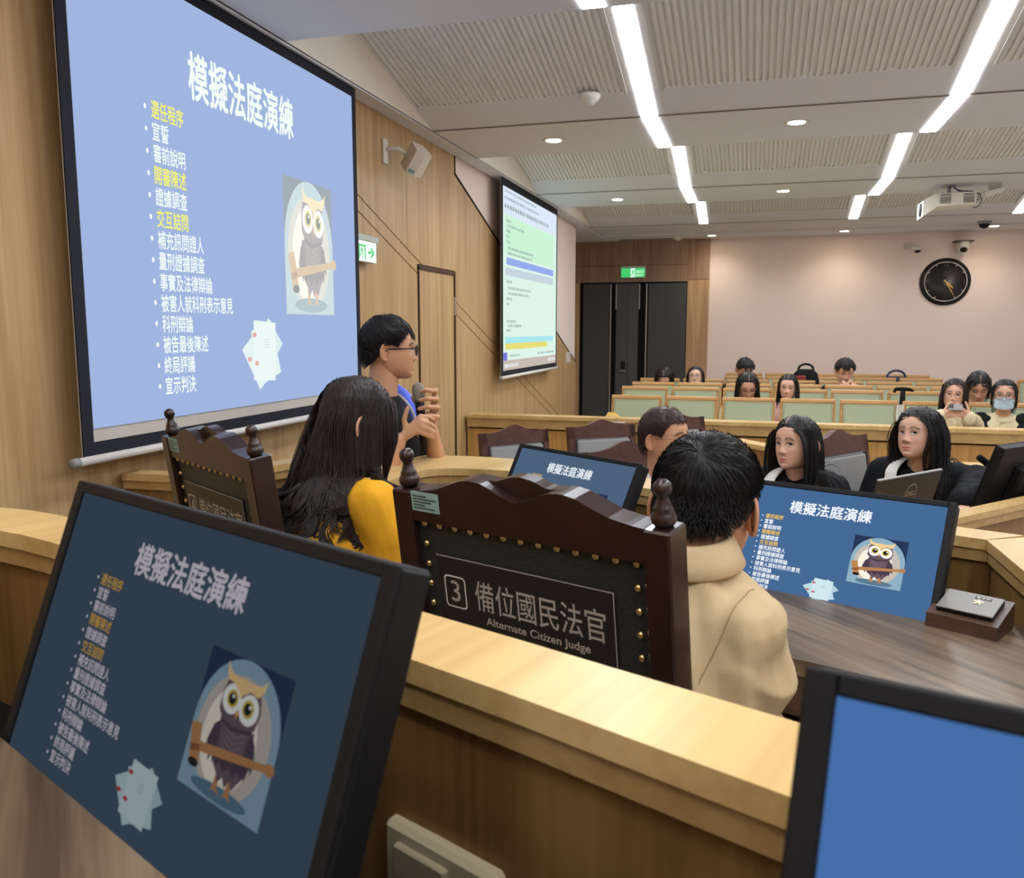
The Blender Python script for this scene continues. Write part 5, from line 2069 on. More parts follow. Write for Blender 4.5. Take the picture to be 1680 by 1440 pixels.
# ------------------------------------------------------------------ a whole figure
def person(label, head_at, face, floor=0.0, seat=0.46, lean=8, turn=(0, 0, 0), scale=1.0, wide=1.0, sex='f', skin='light', lod=1, arms=None, shoulder=None, sleeves=1.0,
           clothes=None, hair=None, glasses=None, gaze=0.0, lids=1.0, group=None, neck_drop=.155, hands=True, voxel=None, chest=1.0, sh_drop=.058, nb_back=.035, elb=.05):
    """head_at: world position between the ears; face: horizontal direction the BODY faces; turn: head yaw, pitch, roll relative to the body"""
    rz = math.atan2(-face[0], face[1])
    root = (head_at[0], head_at[1], floor)
    W2L = (Matrix.Translation(root) @ Matrix.Rotation(rz, 4, 'Z')).inverted()
    loc = lambda p: np.array(W2L @ Vector(p))
    hz = head_at[2] - floor
    H = Matrix.Translation((0, 0, hz)) @ euler_head(*turn) @ Matrix.Scale(scale, 4)
    nb = np.array([0, -nb_back * scale, hz - neck_drop * scale])
    la = math.radians(lean)
    stand = seat is None
    zs = (0.90 * scale if stand else seat + .10)
    Lt = (nb[2] - zs) / math.cos(la)
    pel = nb - np.array([0, math.sin(la), math.cos(la)]) * Lt
    f = sex == 'f'
    hw = (np.array([.150, .172, .150, .132, .148, .158, .140, .070]) if f else np.array([.145, .160, .150, .148, .168, .178, .155, .075])) * scale * chest
    hd = (np.array([.100, .112, .098, .092, .108, .108, .082, .056]) if f else np.array([.10, .112, .104, .102, .116, .115, .088, .060])) * scale
    sw = (shoulder or (.150 if f else .172)) * scale
    ax = (nb - pel) / np.linalg.norm(nb - pel)
    sh = {s: nb + np.array([s * sw, -.004, 0]) - ax * sh_drop * scale for s in (-1, 1)}
    ur, er, wr = ((.043, .035, .024) if f else (.049, .040, .027))
    if arms is None:
        arms = {}
    joints = {}
    for s in (-1, 1):
        a = arms.get('R' if s > 0 else 'L')
        if a is None:
            el = sh[s] + np.array([s * elb, .06, -.27]) * scale
            wrist = el + np.array([-s * .07, .20, -.02]) * scale
            joints[s] = (el, wrist, None)
        else:
            joints[s] = (loc(a[0]), loc(a[1]), a[2] if len(a) > 2 else None)
    # ---- body skin
    b = MB()
    torso_mb(b, pel - ax * .07, nb, hw, hd, -.026 if clothes else 0)
    up = np.array(H @ Vector((0, -.017 if f else -.021, -.066)))
    limb(b, nb - ax * .02, up, (.054 if f else .060) * scale, (.046 if f else .059) * scale)
    for s in (-1, 1):
        limb(b, nb - ax * .045, nb - ax * (sh_drop - .006) + np.array([s * sw * .75, .004, -.016]), (.027 if clothes else .046) * scale, (.030 if clothes else .046) * scale)
    for s in (-1, 1):
        el, wrist, hs = joints[s]
        cov = .010 if clothes and clothes[0].get('sleeve', 1.0) > .5 else 0.0
        limb(b, sh[s], el, (ur - cov) * scale, (er - cov * .5) * scale)
        limb(b, el, wrist, er * scale, wr * scale, mid=.004)
        if hands:
            if callable(hs):
                hs(b, loc)
            elif hs is not None:
                hand_mb(b, wrist, loc(hs[0]) - loc((0, 0, 0)), loc(hs[1]) - loc((0, 0, 0)), hs[2], hs[3], scale)
            else:
                hand_mb(b, wrist, wrist - el, np.array([0, 0, -1.0]) + np.array([-s * .3, 0, 0]), -s, .35, scale)
        if stand:
            hip = pel + np.array([s * .085 * scale, 0, -.03])
            kn = np.array([s * .10, pel[1] + .03, .50 * scale])
            an = np.array([s * .10, pel[1], .09])
            limb(b, hip, kn, .085 * scale, .056 * scale)
            limb(b, kn, an, .055 * scale, .036 * scale)
            limb(b, an + np.array([0, -.03, -.05]), an + np.array([0, .15, -.055]), .036, .030)
        else:
            hip = pel + np.array([s * .085 * scale, 0, -.02])
            kn = np.array([s * .11, pel[1] + .40 * scale, seat + .055])
            an = np.array([s * .11, pel[1] + .40 * scale, .09])
            limb(b, hip, kn, .080 * scale, .056 * scale)
            limb(b, kn, an, .052 * scale, .036 * scale)
            limb(b, an + np.array([0, -.03, -.05]), an + np.array([0, .15, -.055]), .034, .028)
    vx = voxel or {0: .012, 1: .009, 2: .006}[lod]
    V, F = fuse(b, vx, 3)
    nt, nz = {0: (56, 44), 1: (84, 64), 2: (124, 92)}[lod]
    hv, hf, ht, _ = head_arrays(nt, nz, wide, brow=.06 if not f else .12)
    M3, tr = np.array(H.to_3x3()), np.array(H.translation)
    ears = MB()
    for s in (-1, 1):
        ear_mb(s, ears)
    ev = np.vstack(ears.v)
    ev[:, 0] *= wide
    me = bpy.data.meshes.new('person')
    n0, n1 = len(V), len(hv)
    allv = np.vstack([V, hv @ M3.T + tr, ev @ M3.T + tr])
    allf = F + [tuple(i + n0 for i in q) for q in hf] + [tuple(i + n0 + n1 for i in q) for q in ears.f]
    me.from_pydata(allv.tolist(), [], allf)
    me.materials.append(SKIN[skin])
    me.polygons.foreach_set('use_smooth', [True] * len(allf))
    at = me.attributes.new('tint', 'FLOAT_COLOR', 'POINT')
    tint = np.ones((len(allv), 4))
    tint[n0:n0 + n1, :3] = ht
    tint[n0 + n1:, :3] = (1.0, .90, .88)
    at.data.foreach_set('color', tint.ravel())
    me.update()
    o = link('person', me, None, root, rz)
    tag(o, label, 'person', group)
    # ---- eyes
    HM = lambda mb: setattr(mb, 'M', H)
    if lids > 0:
        for s in (-1, 1):
            q = MB()
            HM(q)
            q.sm = True
            cx, cz = s * .031, .0005
            xs = np.linspace(-.0165, .0165, 11)
            hh = lambda x: .0066 * lids * max(0.0, 1 - (x / .0168) ** 2) ** .7
            fy = lambda x, z: face_y(cx + x, cz + z, wide) + .0022 + .0022 * (1 - (x / .016) ** 2)
            q.grid([[(cx + x, fy(x, hh(x) * v), cz + hh(x) * v) for x in xs] for v in (-1, -.5, 0, .5, 1)])
            q.cur = 1
            ix = gaze * .0065
            ir = .0064
            q.grid([[(cx + ix + ir * math.cos(a) * rr, fy(ix + ir * math.cos(a) * rr, 0) + .0006, cz + max(-hh(ix + ir * math.cos(a)) - .0003, min(hh(ix + ir * math.cos(a)) + .0003, ir * math.sin(a) * rr))) for a in [2 * PI * k / 14 for k in range(15)]] for rr in (0.05, 1.0)])
            q.cur = 2
            q.tube([(cx + x, fy(x, hh(x)) + .0006, cz + hh(x)) for x in np.linspace(-.0172, .0172, 9)], [.0008, .0014, .0018, .0020, .0020, .0020, .0018, .0014, .0008], 5)
            q.build('eye', [SCLERA, IRIS, LASH], o)
    # ---- glasses
    if glasses:
        col, gr = glasses
        q = MB()
        HM(q)
        q.sm = True
        for s in (-1, 1):
            cx, cz, y = s * .034, -.003, .108
            ring = [(cx + .026 * math.copysign(abs(math.cos(a)) ** .75, math.cos(a)), y - .006 * (abs(cx + .026 * math.cos(a)) / .06) ** 2, cz + .020 * math.copysign(abs(math.sin(a)) ** .75, math.sin(a))) for a in [2 * PI * k / 24 for k in range(25)]]
            q.tube(ring, gr, 6, cap=False)
            q.tube([(s * .060, y - .008, .006), (s * .076 * wide, .06, .004), (s * .080 * wide, .0, .002), (s * .080 * wide, -.022, -.012)], gr * .9, 6)
        q.tube([(-.009, .107, .0), (0, .110, .003), (.009, .107, .0)], gr, 6)
        q.build('eyeglasses', [col], o)
    # ---- clothes
    info = dict(H=H, nb=nb, pel=pel, ax=ax, sh=sh, joints=joints, hw=hw, hd=hd, sw=sw, loc=loc, scale=scale, ur=ur, er=er, wr=wr, root=o)
    for c in (clothes or []):
        q = MB()
        e = c.get('e', .014)
        tp = c.get('top', .985)
        torso_mb(q, pel - ax * c.get('low', .10), nb, hw, hd, e, t1=tp)
        for s in (-1, 1):
            limb(q, nb - ax * .045, nb - ax * (sh_drop - .008) + np.array([s * sw * .80, -.002, -.012]), .046 * scale + e * .8, .046 * scale + e * .8)
        sl = c.get('sleeve', 1.0)
        for s in (-1, 1):
            el, wrist, _ = joints[s]
            se = e * c.get('sleeve_loose', 1.2)
            if sl > 0.5:
                limb(q, sh[s], el, ur * scale + se, er * scale + se)
                tt = (sl - .5) * 2
                limb(q, el, el + (wrist - el) * min(tt, .93), er * scale + se, (wr + (er - wr) * (1 - tt)) * scale + se * c.get('cuff', 1.0))
            elif sl > 0:
                limb(q, sh[s], sh[s] + (el - sh[s]) * sl * 2, ur * scale + se, ur * scale + se * 1.2)
        if c.get('legs'):
            pass
        V2, F2 = fuse(q, c.get('voxel', vx * 1.1), 3, c.get('fold', .012), c.get('fold_size', .11), c.get('crease', .008 if lod == 2 else 0))
        m2 = bpy.data.meshes.new(c['name'])
        m2.from_pydata(V2.tolist(), [], F2)
        m2.materials.append(c['mat'])
        m2.polygons.foreach_set('use_smooth', [True] * len(F2))
        m2.update()
        info[c['name']] = link(c['name'], m2, o)
    # trousers
    q = MB()
    for s in (-1, 1):
        hip = pel + np.array([s * .085 * scale, 0, -.02])
        if stand:
            kn = np.array([s * .10, pel[1] + .03, .50 * scale]); an = np.array([s * .10, pel[1], .09])
        else:
            kn = np.array([s * .11, pel[1] + .40 * scale, seat + .055]); an = np.array([s * .11, pel[1] + .40 * scale, .09])
        limb(q, hip, kn, .090 * scale, .066 * scale)
        limb(q, kn, an, .064 * scale, .052 * scale)
    V2, F2 = fuse(q, .014, 3)
    m2 = bpy.data.meshes.new('trousers')
    m2.from_pydata(V2.tolist(), [], F2)
    m2.materials.append(mat('dark_trousers', (40, 42, 52), 0.85, spec=0.1))
    m2.polygons.foreach_set('use_smooth', [True] * len(F2))
    link('trousers', m2, o)
    # ---- hair
    if hair:
        kw = dict(hair)
        hm = kw.pop('mat', HAIR)
        style = kw.pop('style')
        tor = [('c', tuple(pel), tuple(nb - ax * .12), .135 * scale), ('c', tuple(nb - ax * .055 + np.array([-sw, .025, -.01])), tuple(nb - ax * .055 + np.array([sw, .025, -.01])), .070 * scale)]
        hb = hair_mesh(style, H, bodies=tor if style == 'long' else (), wide=wide, **kw)
        info['hair'] = hb.build('hair', [hm, PARTING], o)
    return o, info
# ================================================================== PEOPLE
BLACKCLOTH = mat('black_gown', (26, 27, 30), 0.8, spec=0.15, bump=0.1, bscale=300)
BLACKTEE = mat('black_cotton', (36, 36, 38), 0.85, spec=0.1)
WHITECLOTH = mat('white_cotton', (228, 224, 216), 0.8, spec=0.1)
BEIGE = mat('beige_twill', (206, 182, 142), 0.8, spec=0.15, bump=0.12, bscale=420)
YELLOWC = mat('mustard_knit', (226, 164, 42), 0.85, spec=0.1, bump=0.15, bscale=300)
CREAM = mat('cream_fleece', (226, 216, 178), 0.85, spec=0.1, bump=0.2, bscale=260)
GOLDWIRE = mat('thin_gold_wire', (150, 120, 90), 0.35, metal=0.7)
BLKFRAME = mat('black_glasses', (24, 22, 24), 0.35)

# --- the man in the beige jacket, seen from behind
def azv(deg):
    return (math.sin(math.radians(deg)), math.cos(math.radians(deg)))
man, I = person('person in a beige jacket with short black hair seen from behind', (-0.072, 1.455, 1.323), azv(27), floor=0.27, seat=0.47, lean=10, turn=(14, -3, 0), sex='m', skin='warm', lod=2,
    scale=.97, shoulder=.118, neck_drop=.066, sh_drop=.122, nb_back=.055, elb=-.015, chest=.88, hair=dict(style='short', n=9000, r=.0008, nside=3, fringe=.045, side=.008, back=.026, cap=.013, nape=.018, seed=4, steps=7, vol=.003), lids=0,
    clothes=[dict(name='jacket', mat=BEIGE, e=.022, top=.955, sleeve=1.0, fold=.012, fold_size=.20, voxel=.006, crease=.017)])
nb, ax, H = I['nb'], I['ax'], I['H']
q = MB()
q.sm = True
n = 40
A = [PI * 0.70 + (PI * 1.60) * k / n for k in range(n + 1)]
prof = [(.066, -.035), (.060, .000), (.061, .020), (.065, .025), (.071, .020), (.083, -.006), (.091, -.024), (.088, -.028), (.078, -.016)]
P = [[nb + np.array([r * math.cos(a) * 1.05, -.004 + r * math.sin(a) * .96, z + .010 * math.sin(a)]) for a in A] for r, z in prof]
q.grid(P)
q.build('collar', [BEIGE], I['jacket'])

from mathutils.bvhtree import BVHTree
def seam(parent, name, m, pts, r=.0013):
    me = parent.data
    bv = BVHTree.FromPolygons([v.co for v in me.vertices], [tuple(p.vertices) for p in me.polygons])
    out = []
    for a, d in pts:
        h = bv.ray_cast(Vector(a), Vector(d).normalized())
        if h[0] is not None:
            out.append(np.array(h[0]) + np.array(h[1]) * .0006)
    if len(out) > 2:
        q = MB()
        q.sm = True
        q.tube(out, r, 6)
        q.build(name, [m], parent)
SEAMM = mat('beige_seam', (166, 142, 104), 0.8)
zy = nb[2] - .150
seam(I['jacket'], 'yoke_seam', SEAMM, [((x, -.6, zy - .45 * max(0, x + .03)), (0, 1, 0)) for x in np.linspace(-.15, .105, 26)])
for s_ in (-1, 1):
    c = I['sh'][s_] + np.array([-s_ * .012, 0, -.01])
    seam(I['jacket'], 'armhole_seam', SEAMM, [((c + np.array([s_ * .02 * math.sin(a), -.3 * math.cos(a - .3), .3 * math.sin(a - .3)])).tolist(), (0, math.cos(a - .3), -math.sin(a - .3))) for a in np.linspace(-.9, 2.2, 26)])

# --- the woman with long wavy hair
wo, I = person('person with long wavy dark hair and mustard yellow top turned away beside chair 4', (-0.993, 1.99, 1.383), azv(32), floor=0.27, seat=0.47, lean=30, turn=(-14, -4, 0), sex='f', skin='light', lod=2, shoulder=.168,
    scale=.93, hair=dict(style='long', n=4200, r=.0018, nside=4, length=.52, cap=.010, wave=.95, freq=1.5, clumps=110, clump=.22, vol=.018, gtilt=(.0, -.44, 0), seed=9, steps=30, part_line=False, mat=HAIR_B), lids=0,
    clothes=[dict(name='sweater', mat=YELLOWC, e=.020, top=.96, fold=.012)])

# --- the speaker with the microphone
def spk_right(b, loc):
    w = np.array([-1.261, 2.855, 1.213])
    kn = [(-1.184, 2.879, 1.301), (-1.178, 2.868, 1.284), (-1.179, 2.865, 1.267), (-1.189, 2.860, 1.249)]
    mid = [(-1.163, 2.905, 1.296), (-1.154, 2.894, 1.273), (-1.156, 2.891, 1.250), (-1.164, 2.887, 1.231)]
    tip = [(-1.160, 2.950, 1.281), (-1.157, 2.947, 1.256), (-1.156, 2.945, 1.233), (-1.158, 2.936, 1.216)]
    for a, m_, t in zip(kn, mid, tip):
        limb(b, loc(w + (np.array(a) - w) * .12), loc(a), .016, .0115, 8)
        finger_chain(b, [loc(a), loc(m_), loc(t)], .0106, .0086)
    finger_chain(b, [loc((-1.240, 2.870, 1.250)), loc((-1.243, 2.862, 1.290)), loc((-1.229, 2.862, 1.332))], .0125, .0088)
def spk_left(b, loc):
    w = np.array([-1.205, 3.040, 1.235])
    rows_ = [((-1.201, 3.074, 1.384), (-1.177, 3.018, 1.384), (-1.200, 2.981, 1.391), (-1.221, 2.985, 1.386)),
             ((-1.195, 3.071, 1.350), (-1.168, 3.006, 1.354), (-1.192, 2.968, 1.360), (-1.220, 2.969, 1.352)),
             ((-1.190, 3.068, 1.317), (-1.162, 3.003, 1.322), (-1.189, 2.965, 1.329), (-1.224, 2.964, 1.320)),
             ((-1.193, 3.063, 1.284), (-1.163, 2.999, 1.288), (-1.184, 2.962, 1.296), (-1.214, 2.963, 1.290))]
    for r_ in rows_:
        limb(b, loc(w), loc(r_[0]), .018, .012, 8)
        finger_chain(b, [loc(p) for p in r_], .0116, .0092)
    finger_chain(b, [loc((-1.22, 3.06, 1.28)), loc((-1.262, 3.05, 1.32)), loc((-1.270, 3.01, 1.36))], .0125, .009)
sp, I = person('person standing with a microphone, black hair and glasses, in front of the big screen', (-1.406, 3.11, 1.543), (0.93, 0.36), floor=0.0, seat=None, lean=0, turn=(2, -2, 0), sex='m', skin='warm', lod=2, voxel=.005,
    hair=dict(style='short', n=4500, r=.0014, nside=3, fringe=.062, side=.020, back=.030, cap=.019, seed=5, steps=10), glasses=(BLKFRAME, .0026), lids=.9, neck_drop=.175,
    arms={'R': ((-1.335, 2.84, 1.02), (-1.261, 2.855, 1.213), spk_right), 'L': ((-1.215, 3.16, 0.99), (-1.207, 3.045, 1.225), spk_left)},
    clothes=[dict(name='t_shirt', mat=BLACKTEE, e=.012, top=.97, sleeve=.30, fold=.008)])
loc = I['loc']
# gown edge with blue and white facing over the far shoulder, print on the shirt
def ribbon(q, pts, w, dirv, lift=0.0):
    pts = [np.array(p) for p in pts]
    q.grid([[p - np.array(dirv) * w / 2, p + np.array(dirv) * w / 2] for p in pts])
BLUEC = mat('royal_blue_satin', (96, 118, 240), 0.55, spec=0.3)
GREYP = mat('grey_piping', (186, 182, 176), 0.7)
q = MB()
q.sm = True
nb, sh = I['nb'], I['sh']
roll = [nb + np.array(p) for p in ((-.045, -.080, -.015), (-.085, -.030, .012), (-.090, .040, .006), (-.078, .098, -.045), (-.066, .130, -.120), (-.060, .138, -.200))]
roll = smooth_line(roll, 2)
q.tube(roll, np.interp(np.linspace(0, 1, len(roll)), [0, .2, .8, 1], [.02, .036, .034, .022]), 14)
q.build('blue_shoulder_facing', [BLUEC], sp)
q = MB()
q.sm = True
q.tube([p + np.array([.033, .006, -.004]) for p in roll], .0065, 8)
q.build('white_piping', [GREYP], sp)
q = MB()
q.sm = True
GOWN = BLACKCLOTH
P2 = []
for i in range(14):
    v = i / 13
    row = []
    for j in range(8):
        x = -.075 - .10 * j / 7
        row.append(nb + np.array([x, .128 + .01 * math.sin(4 * v + j) - .045 * (j / 7) ** 2, -.10 - .46 * v]))
    P2.append(row)
q.grid(P2)
q.build('open_gown', [GOWN], sp)
q = MB()
q.sm = True
q.tube([np.array(r[0]) + np.array([0.002, .003, 0]) for r in P2], .005, 8)
q.build('white_piping', [GREYP], sp)
q = MB()
q.sm = True
c = nb + np.array([.045, .1395, -.135])
q.ball(c, (.036, .008, .045), 16, 8)
q.cur = 1
q.ball(c + np.array([0, .002, .004]), (.024, .008, .028), 14, 8)
q.build('shirt_print', [mat('print_gold', (176, 134, 70), 0.7), mat('print_tan', (206, 176, 120), 0.7)], I['t_shirt'])
# the hand microphone
t = thing('microphone', 'handheld microphone with a grey mesh head held by the standing speaker', 'microphone', (-1.222, 2.998, 1.19))
A, B = np.array([0.0, 0.0, 0.0]), np.array([-0.030, 0.022, 0.215])
d = (B - A) / np.linalg.norm(B - A)
q = MB()
q.sm = True
q.tube([A - d * .03, A, A + d * .11, A + d * .155], [.012, .0145, .017, .019], 16)
q.build('handle', [BLACK], t)
q = MB()
q.sm = True
p = A + d * .155
q.tube([p, p + d * .008, p + d * .022, p + d * .026, p + d * .05, p + d * .066, p + d * .074], [.019, .0215, .0235, .0245, .0245, .019, .008], 18)
q.build('mesh_head', [mat('mic_mesh', (150, 142, 126), 0.45, metal=0.5, bump=0.6, bscale=500)], t)

# --- students at the counsel table
g1, I = person('person with straight centre-parted hair and black gown behind the blue monitor', (0.188, 4.026, 1.103), (-0.25, -1), floor=0.0, seat=0.46, lean=10, turn=(-26, 2, 3), lod=2, scale=1.0, wide=1.05, skin='light', gaze=-.75,
    hair=dict(style='long', n=2200, r=.0022, nside=4, length=.36, cap=.012, vol=.016, seed=12, steps=16, face_keep=.066), lids=.85,
    clothes=[dict(name='gown', mat=BLACKCLOTH, e=.030, top=.955, fold=.018, sleeve_loose=1.5)])
def facing(I, side, parent, w=.05):
    nb, ax = I['nb'], I['ax']
    q = MB()
    q.sm = True
    P = []
    for i in range(16):
        v = i / 15
        a = -0.5 + v * 2.9
        if a < PI / 2 + .2:
            c = np.array([side * (.070 + .028 * min(1, max(0, a))), .126 * math.sin(a), -.062 + .082 * math.cos(a)])
        else:
            c = np.array([side * (.098 - .05 * (a - 1.77)), .150, -.062 - .26 * (a - 1.77)])
        P.append([nb + c + np.array([-side * w * .5, 0, .012]), nb + c + np.array([0, 0.004, .016]), nb + c + np.array([side * w * .5, 0, 0.004])])
    q.grid(P)
    q.grid([[p + np.array([0, -.004, -.006]) for p in r][::-1] for r in P])
    return q.build('white_facing', [WHITECLOTH], parent)
facing(I, 1, g1)
g2, I = person('person with loose black hair and white-trimmed black gown looking up', (0.747, 4.296, 1.132), (-0.35, -1), floor=0.0, seat=0.46, lean=14, turn=(-24, 8, 4), lod=2, scale=1.0, wide=1.10, skin='light', gaze=-.6,
    hair=dict(style='long', n=2600, r=.0022, nside=4, length=.44, cap=.015, vol=.030, clumps=90, seed=15, steps=18, wave=.10, mat=HAIR, part_line=False, face_keep=.064), lids=.9,
    arms={'L': ((0.985, 4.18, 0.925), (0.885, 3.95, 0.872), ((-.15, -1, -.1), (0, 0, -1), 1, .35))},
    clothes=[dict(name='gown', mat=BLACKCLOTH, e=.030, top=.955, fold=.018, sleeve_loose=1.6)])
facing(I, 1, g2)
q = MB()
q.sm = True
el, wrist, _ = I['joints'][-1]
dv = (wrist - el) / np.linalg.norm(wrist - el)
q.tube([el + dv * .06, el + dv * .12, wrist - dv * .015, wrist - dv * .012], [.062, .064, .060, .040], 18)
q.build('white_cuff', [WHITECLOTH], g2)
mg, I = person('person with short brown hair, thin glasses and a white shirt behind the man in beige', (-0.351, 3.512, 1.173), (0.45, -0.9), floor=0.0, seat=0.46, lean=6, turn=(38, 2, 0), lod=2, sex='m', skin='warm', scale=1.0,
    hair=dict(style='short', n=3500, r=.0013, nside=3, fringe=.020, side=.012, back=.016, cap=.014, seed=21, steps=8, mat=mat('dark_brown_hair', (62, 42, 38), 0.45, spec=0.4)), glasses=(GOLDWIRE, .0011), lids=.9,
    clothes=[dict(name='t_shirt', mat=WHITECLOTH, e=.012, top=.985, sleeve=.35, fold=.008)])

# --- the audience
def at_row(px_world, y):
    k = y / px_world[1]
    return (px_world[0] * k, y, CAM[2] + (px_world[2] - CAM[2]) * k)
AUD = 'audience members'
person('person bending forward with long black hair in a rear row by the exit door', at_row((-1.02, 9.915, 1.044), 9.62), (0, -1), seat=0.47, lean=22, turn=(0, -34, 0), lod=0, scale=1.05, lids=0,
       hair=dict(style='long', n=200, r=.006, length=.32, cap=.014, seed=31), clothes=[dict(name='top', mat=BLACKTEE, fold=.006)])
person('person with round pale face and glasses peeking over a rear seat by the wood column', at_row((-0.673, 10.018, 1.065), 9.66), (0, -1), seat=0.47, lean=4, turn=(-3, 12, 0), lod=0, scale=1.0, skin='pale',
       hair=dict(style='long', n=180, r=.006, length=.22, cap=.010, seed=32, part_line=False), glasses=(GOLDWIRE, .002), clothes=[dict(name='top', mat=BLACKTEE, fold=.006)])
person('person in black with short hair half hidden behind the student looking down', at_row((-0.131, 10.813, 1.128), 9.66), (0.2, -1), seat=0.47, lean=14, turn=(12, -30, 0), lod=0, scale=1.0, sex='m', skin='warm', lids=0,
       hair=dict(style='short', n=260, r=.006, fringe=.07, cap=.016, seed=33), clothes=[dict(name='shirt', mat=BLACKTEE, fold=.006)])
person('person in a cream hood with glasses and long black hair looking down', at_row((-0.075, 8.563, 1.064), 8.16), (0.05, -1), seat=0.47, lean=14, turn=(4, -24, 0), lod=1, scale=1.08, skin='light', lids=.35,
       hair=dict(style='long', n=260, r=.0055, length=.34, cap=.013, seed=34), glasses=(BLKFRAME, .0018), clothes=[dict(name='hoodie', mat=CREAM, e=.028, fold=.012)])
person('person smiling with long black hair and a pink top in the second row', at_row((0.31, 8.674, 1.058), 8.18), (0.0, -1), seat=0.47, lean=4, turn=(-8, -4, -3), lod=1, scale=.96, skin='pale', lids=.5,
       hair=dict(style='long', n=260, r=.0055, length=.34, cap=.012, seed=35), clothes=[dict(name='top', mat=mat('pink_cotton', (232, 186, 176), 0.8), e=.02, fold=.008)])
p = at_row((0.995, 10.51, 1.135), 9.66)
person('person with a black bowl cut and folded hands before the mouth in a rear row', p, (0.0, -1), seat=0.47, lean=16, turn=(6, -20, 0), lod=1, sex='m', scale=1.04, skin='light', lids=.4,
       arms={'L': ((p[0] + .17, p[1] - .12, p[2] - .27), (p[0] + .085, p[1] - .17, p[2] - .20), ((-.75, -.1, .45), (-.2, 1, .2), -1, .45)), 'R': ((p[0] - .14, p[1] - .14, p[2] - .27), (p[0] - .02, p[1] - .19, p[2] - .215), ((.7, -.05, .35), (.2, 1, .1), 1, .45))},
       hair=dict(style='short', n=420, r=.005, fringe=.066, cap=.022, seed=36), clothes=[dict(name='shirt', mat=BLACKTEE, fold=.006, sleeve=.4)])
p = at_row((1.714, 8.343, 1.04), 7.44)
gphone, I = person('person holding up a phone with both hands in the front audience row', p, (-0.1, -1), seat=0.47, lean=4, turn=(-8, 2, -4), lod=2, voxel=.0055, scale=1.0, skin='light', gaze=-.3,
       arms={'L': ((p[0] + .15, p[1] - .10, p[2] - .27), (p[0] + .070, p[1] - .24, p[2] - .165), ((-.62, -.25, .45), (-.3, .9, .3), -1, .55)), 'R': ((p[0] - .20, p[1] - .10, p[2] - .25), (p[0] - .135, p[1] - .25, p[2] - .150), ((.80, -.2, .25), (.2, .9, .2), 1, .55))},
       hair=dict(style='long', n=420, r=.005, length=.24, cap=.015, wave=.10, seed=37, part_line=False, mat=HAIR_B), glasses=(GOLDWIRE, .0011),
       clothes=[dict(name='plaid_jacket', mat=mat('cream_plaid', (222, 206, 170), 0.85, spec=0.1, var=0.12, vscale=26), e=.026, fold=.014, cuff=1.1)])
t = thing('phone', 'grey smartphone held up in front of the face in the front audience row', 'phone', (p[0] - .040, p[1] - .285, p[2] - .078), math.radians(-8))
q = MB()
q.M = Matrix.Rotation(math.radians(-25), 4, 'X')
q.box((0, 0, 0), (.100, .009, .052), 0, .003)
q.build('casing', [mat('phone_grey', (140, 138, 140), 0.3, metal=0.4)], t)
q = MB()
q.M = Matrix.Rotation(math.radians(-25), 4, 'X')
q.box((-.030, -.0055, .006), (.030, .004, .030), 0, .0015)
q.build('camera_block', [mat('phone_camera', (60, 58, 62), 0.25)], t)
person('person with parted black hair bowing the head behind the student with the phone', at_row((2.087, 9.136, 1.066), 8.16), (-0.1, -1), seat=0.47, lean=18, turn=(0, -30, 0), lod=1, sex='m', scale=1.04, skin='light', lids=.3,
       hair=dict(style='long', n=260, r=.005, length=.12, cap=.014, seed=38), clothes=[dict(name='shirt', mat=BLACKTEE, fold=.006)])
p = at_row((2.122, 8.356, 1.042), 7.44)
mk, I = person('person wearing a pale blue face mask, glasses and cream hoodie at the right edge', p, (-0.15, -1), seat=0.47, lean=4, turn=(-6, 0, 0), lod=2, voxel=.008, scale=1.02, skin='light', lids=.7,
       hair=dict(style='long', n=420, r=.003, length=.10, cap=.009, vol=.004, seed=39, part_line=False), glasses=(BLKFRAME, .0018),
       clothes=[dict(name='hoodie', mat=CREAM, e=.018, fold=.012, sleeve=.6)])
H = I['H']
q = MB()
q.M = H
q.sm = True
P = []
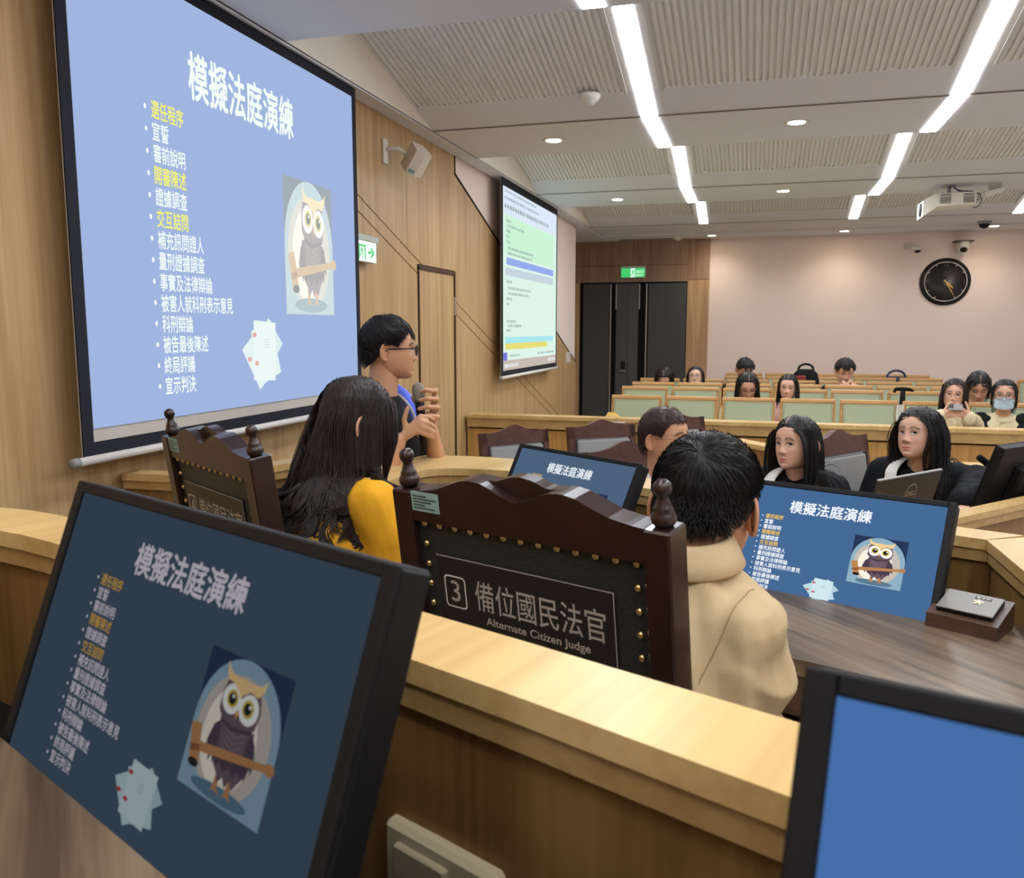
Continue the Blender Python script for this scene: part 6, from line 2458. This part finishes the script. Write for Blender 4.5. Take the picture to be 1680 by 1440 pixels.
for j in range(9):
    z = -.012 - .092 * j / 8
    row = []
    for i in range(15):
        x = -.066 + .132 * i / 14
        z2 = z + .010 * (abs(x) / .066) ** 2 * (1 if j < 4 else -1) * (-1)
        y = max(face_y(x * .97, z2) + .004, .100 * max(0, 1 - (abs(x) / .080) ** 2.4) ** .5 + .002)
        row.append((x, y + .002 * math.sin(j * 2.2), z2))
    P.append(row)
q.grid(P)
for s in (-1, 1):
    q.tube([(s * .064, .045, -.018), (s * .074, .02, -.005), (s * .081, -.012, .012)], .0018, 5)
    q.tube([(s * .064, .040, -.092), (s * .072, .01, -.06), (s * .081, -.018, -.035)], .0018, 5)
q.build('face_mask', [mat('mask_blue', (190, 214, 226), 0.75)], mk)
nb, sh, joints, sw = I['nb'], I['sh'], I['joints'], I['sw']
q = MB()
for s in (-1, 1):
    limb(q, sh[s], joints[s][0], .078, .070)
    limb(q, joints[s][0], joints[s][0] + (joints[s][1] - joints[s][0]) * .8, .068, .055)
    limb(q, nb + np.array([s * .075, .02, -.06]), sh[s], .050, .075)
    limb(q, nb + np.array([s * .135, .055, -.12]), I['pel'] + np.array([s * .15, .05, .1]), .062, .07)
V2, F2 = fuse(q, .009, 4, .012)
m2 = bpy.data.meshes.new('varsity_jacket')
m2.from_pydata(V2.tolist(), [], F2)
m2.materials.append(BLACKCLOTH)
m2.polygons.foreach_set('use_smooth', [True] * len(F2))
jk = link('varsity_jacket', m2, mk)
q = MB()
text(q, 'C', (nb + np.array([-.20, .165, -.19])).tolist(), (1, 0.0, 0), (0, 0, 1), .07, None, .06)
q.build('jacket_letter', [WHITECLOTH], jk)
q = MB()
q.sm = True
for s in (-1, 1):
    q.tube([nb + np.array([s * .03, .095, -.05]), nb + np.array([s * .035, .145, -.12]), nb + np.array([s * .034, .155, -.2])], .004, 6)
q.tube([nb + np.array([.085 * math.cos(a), -.01 + .088 * math.sin(a), -.03 - .02 * math.sin(a)]) for a in [2 * PI * k / 24 for k in range(25)]], .024, 10)
q.build('hood', [CREAM], mk)
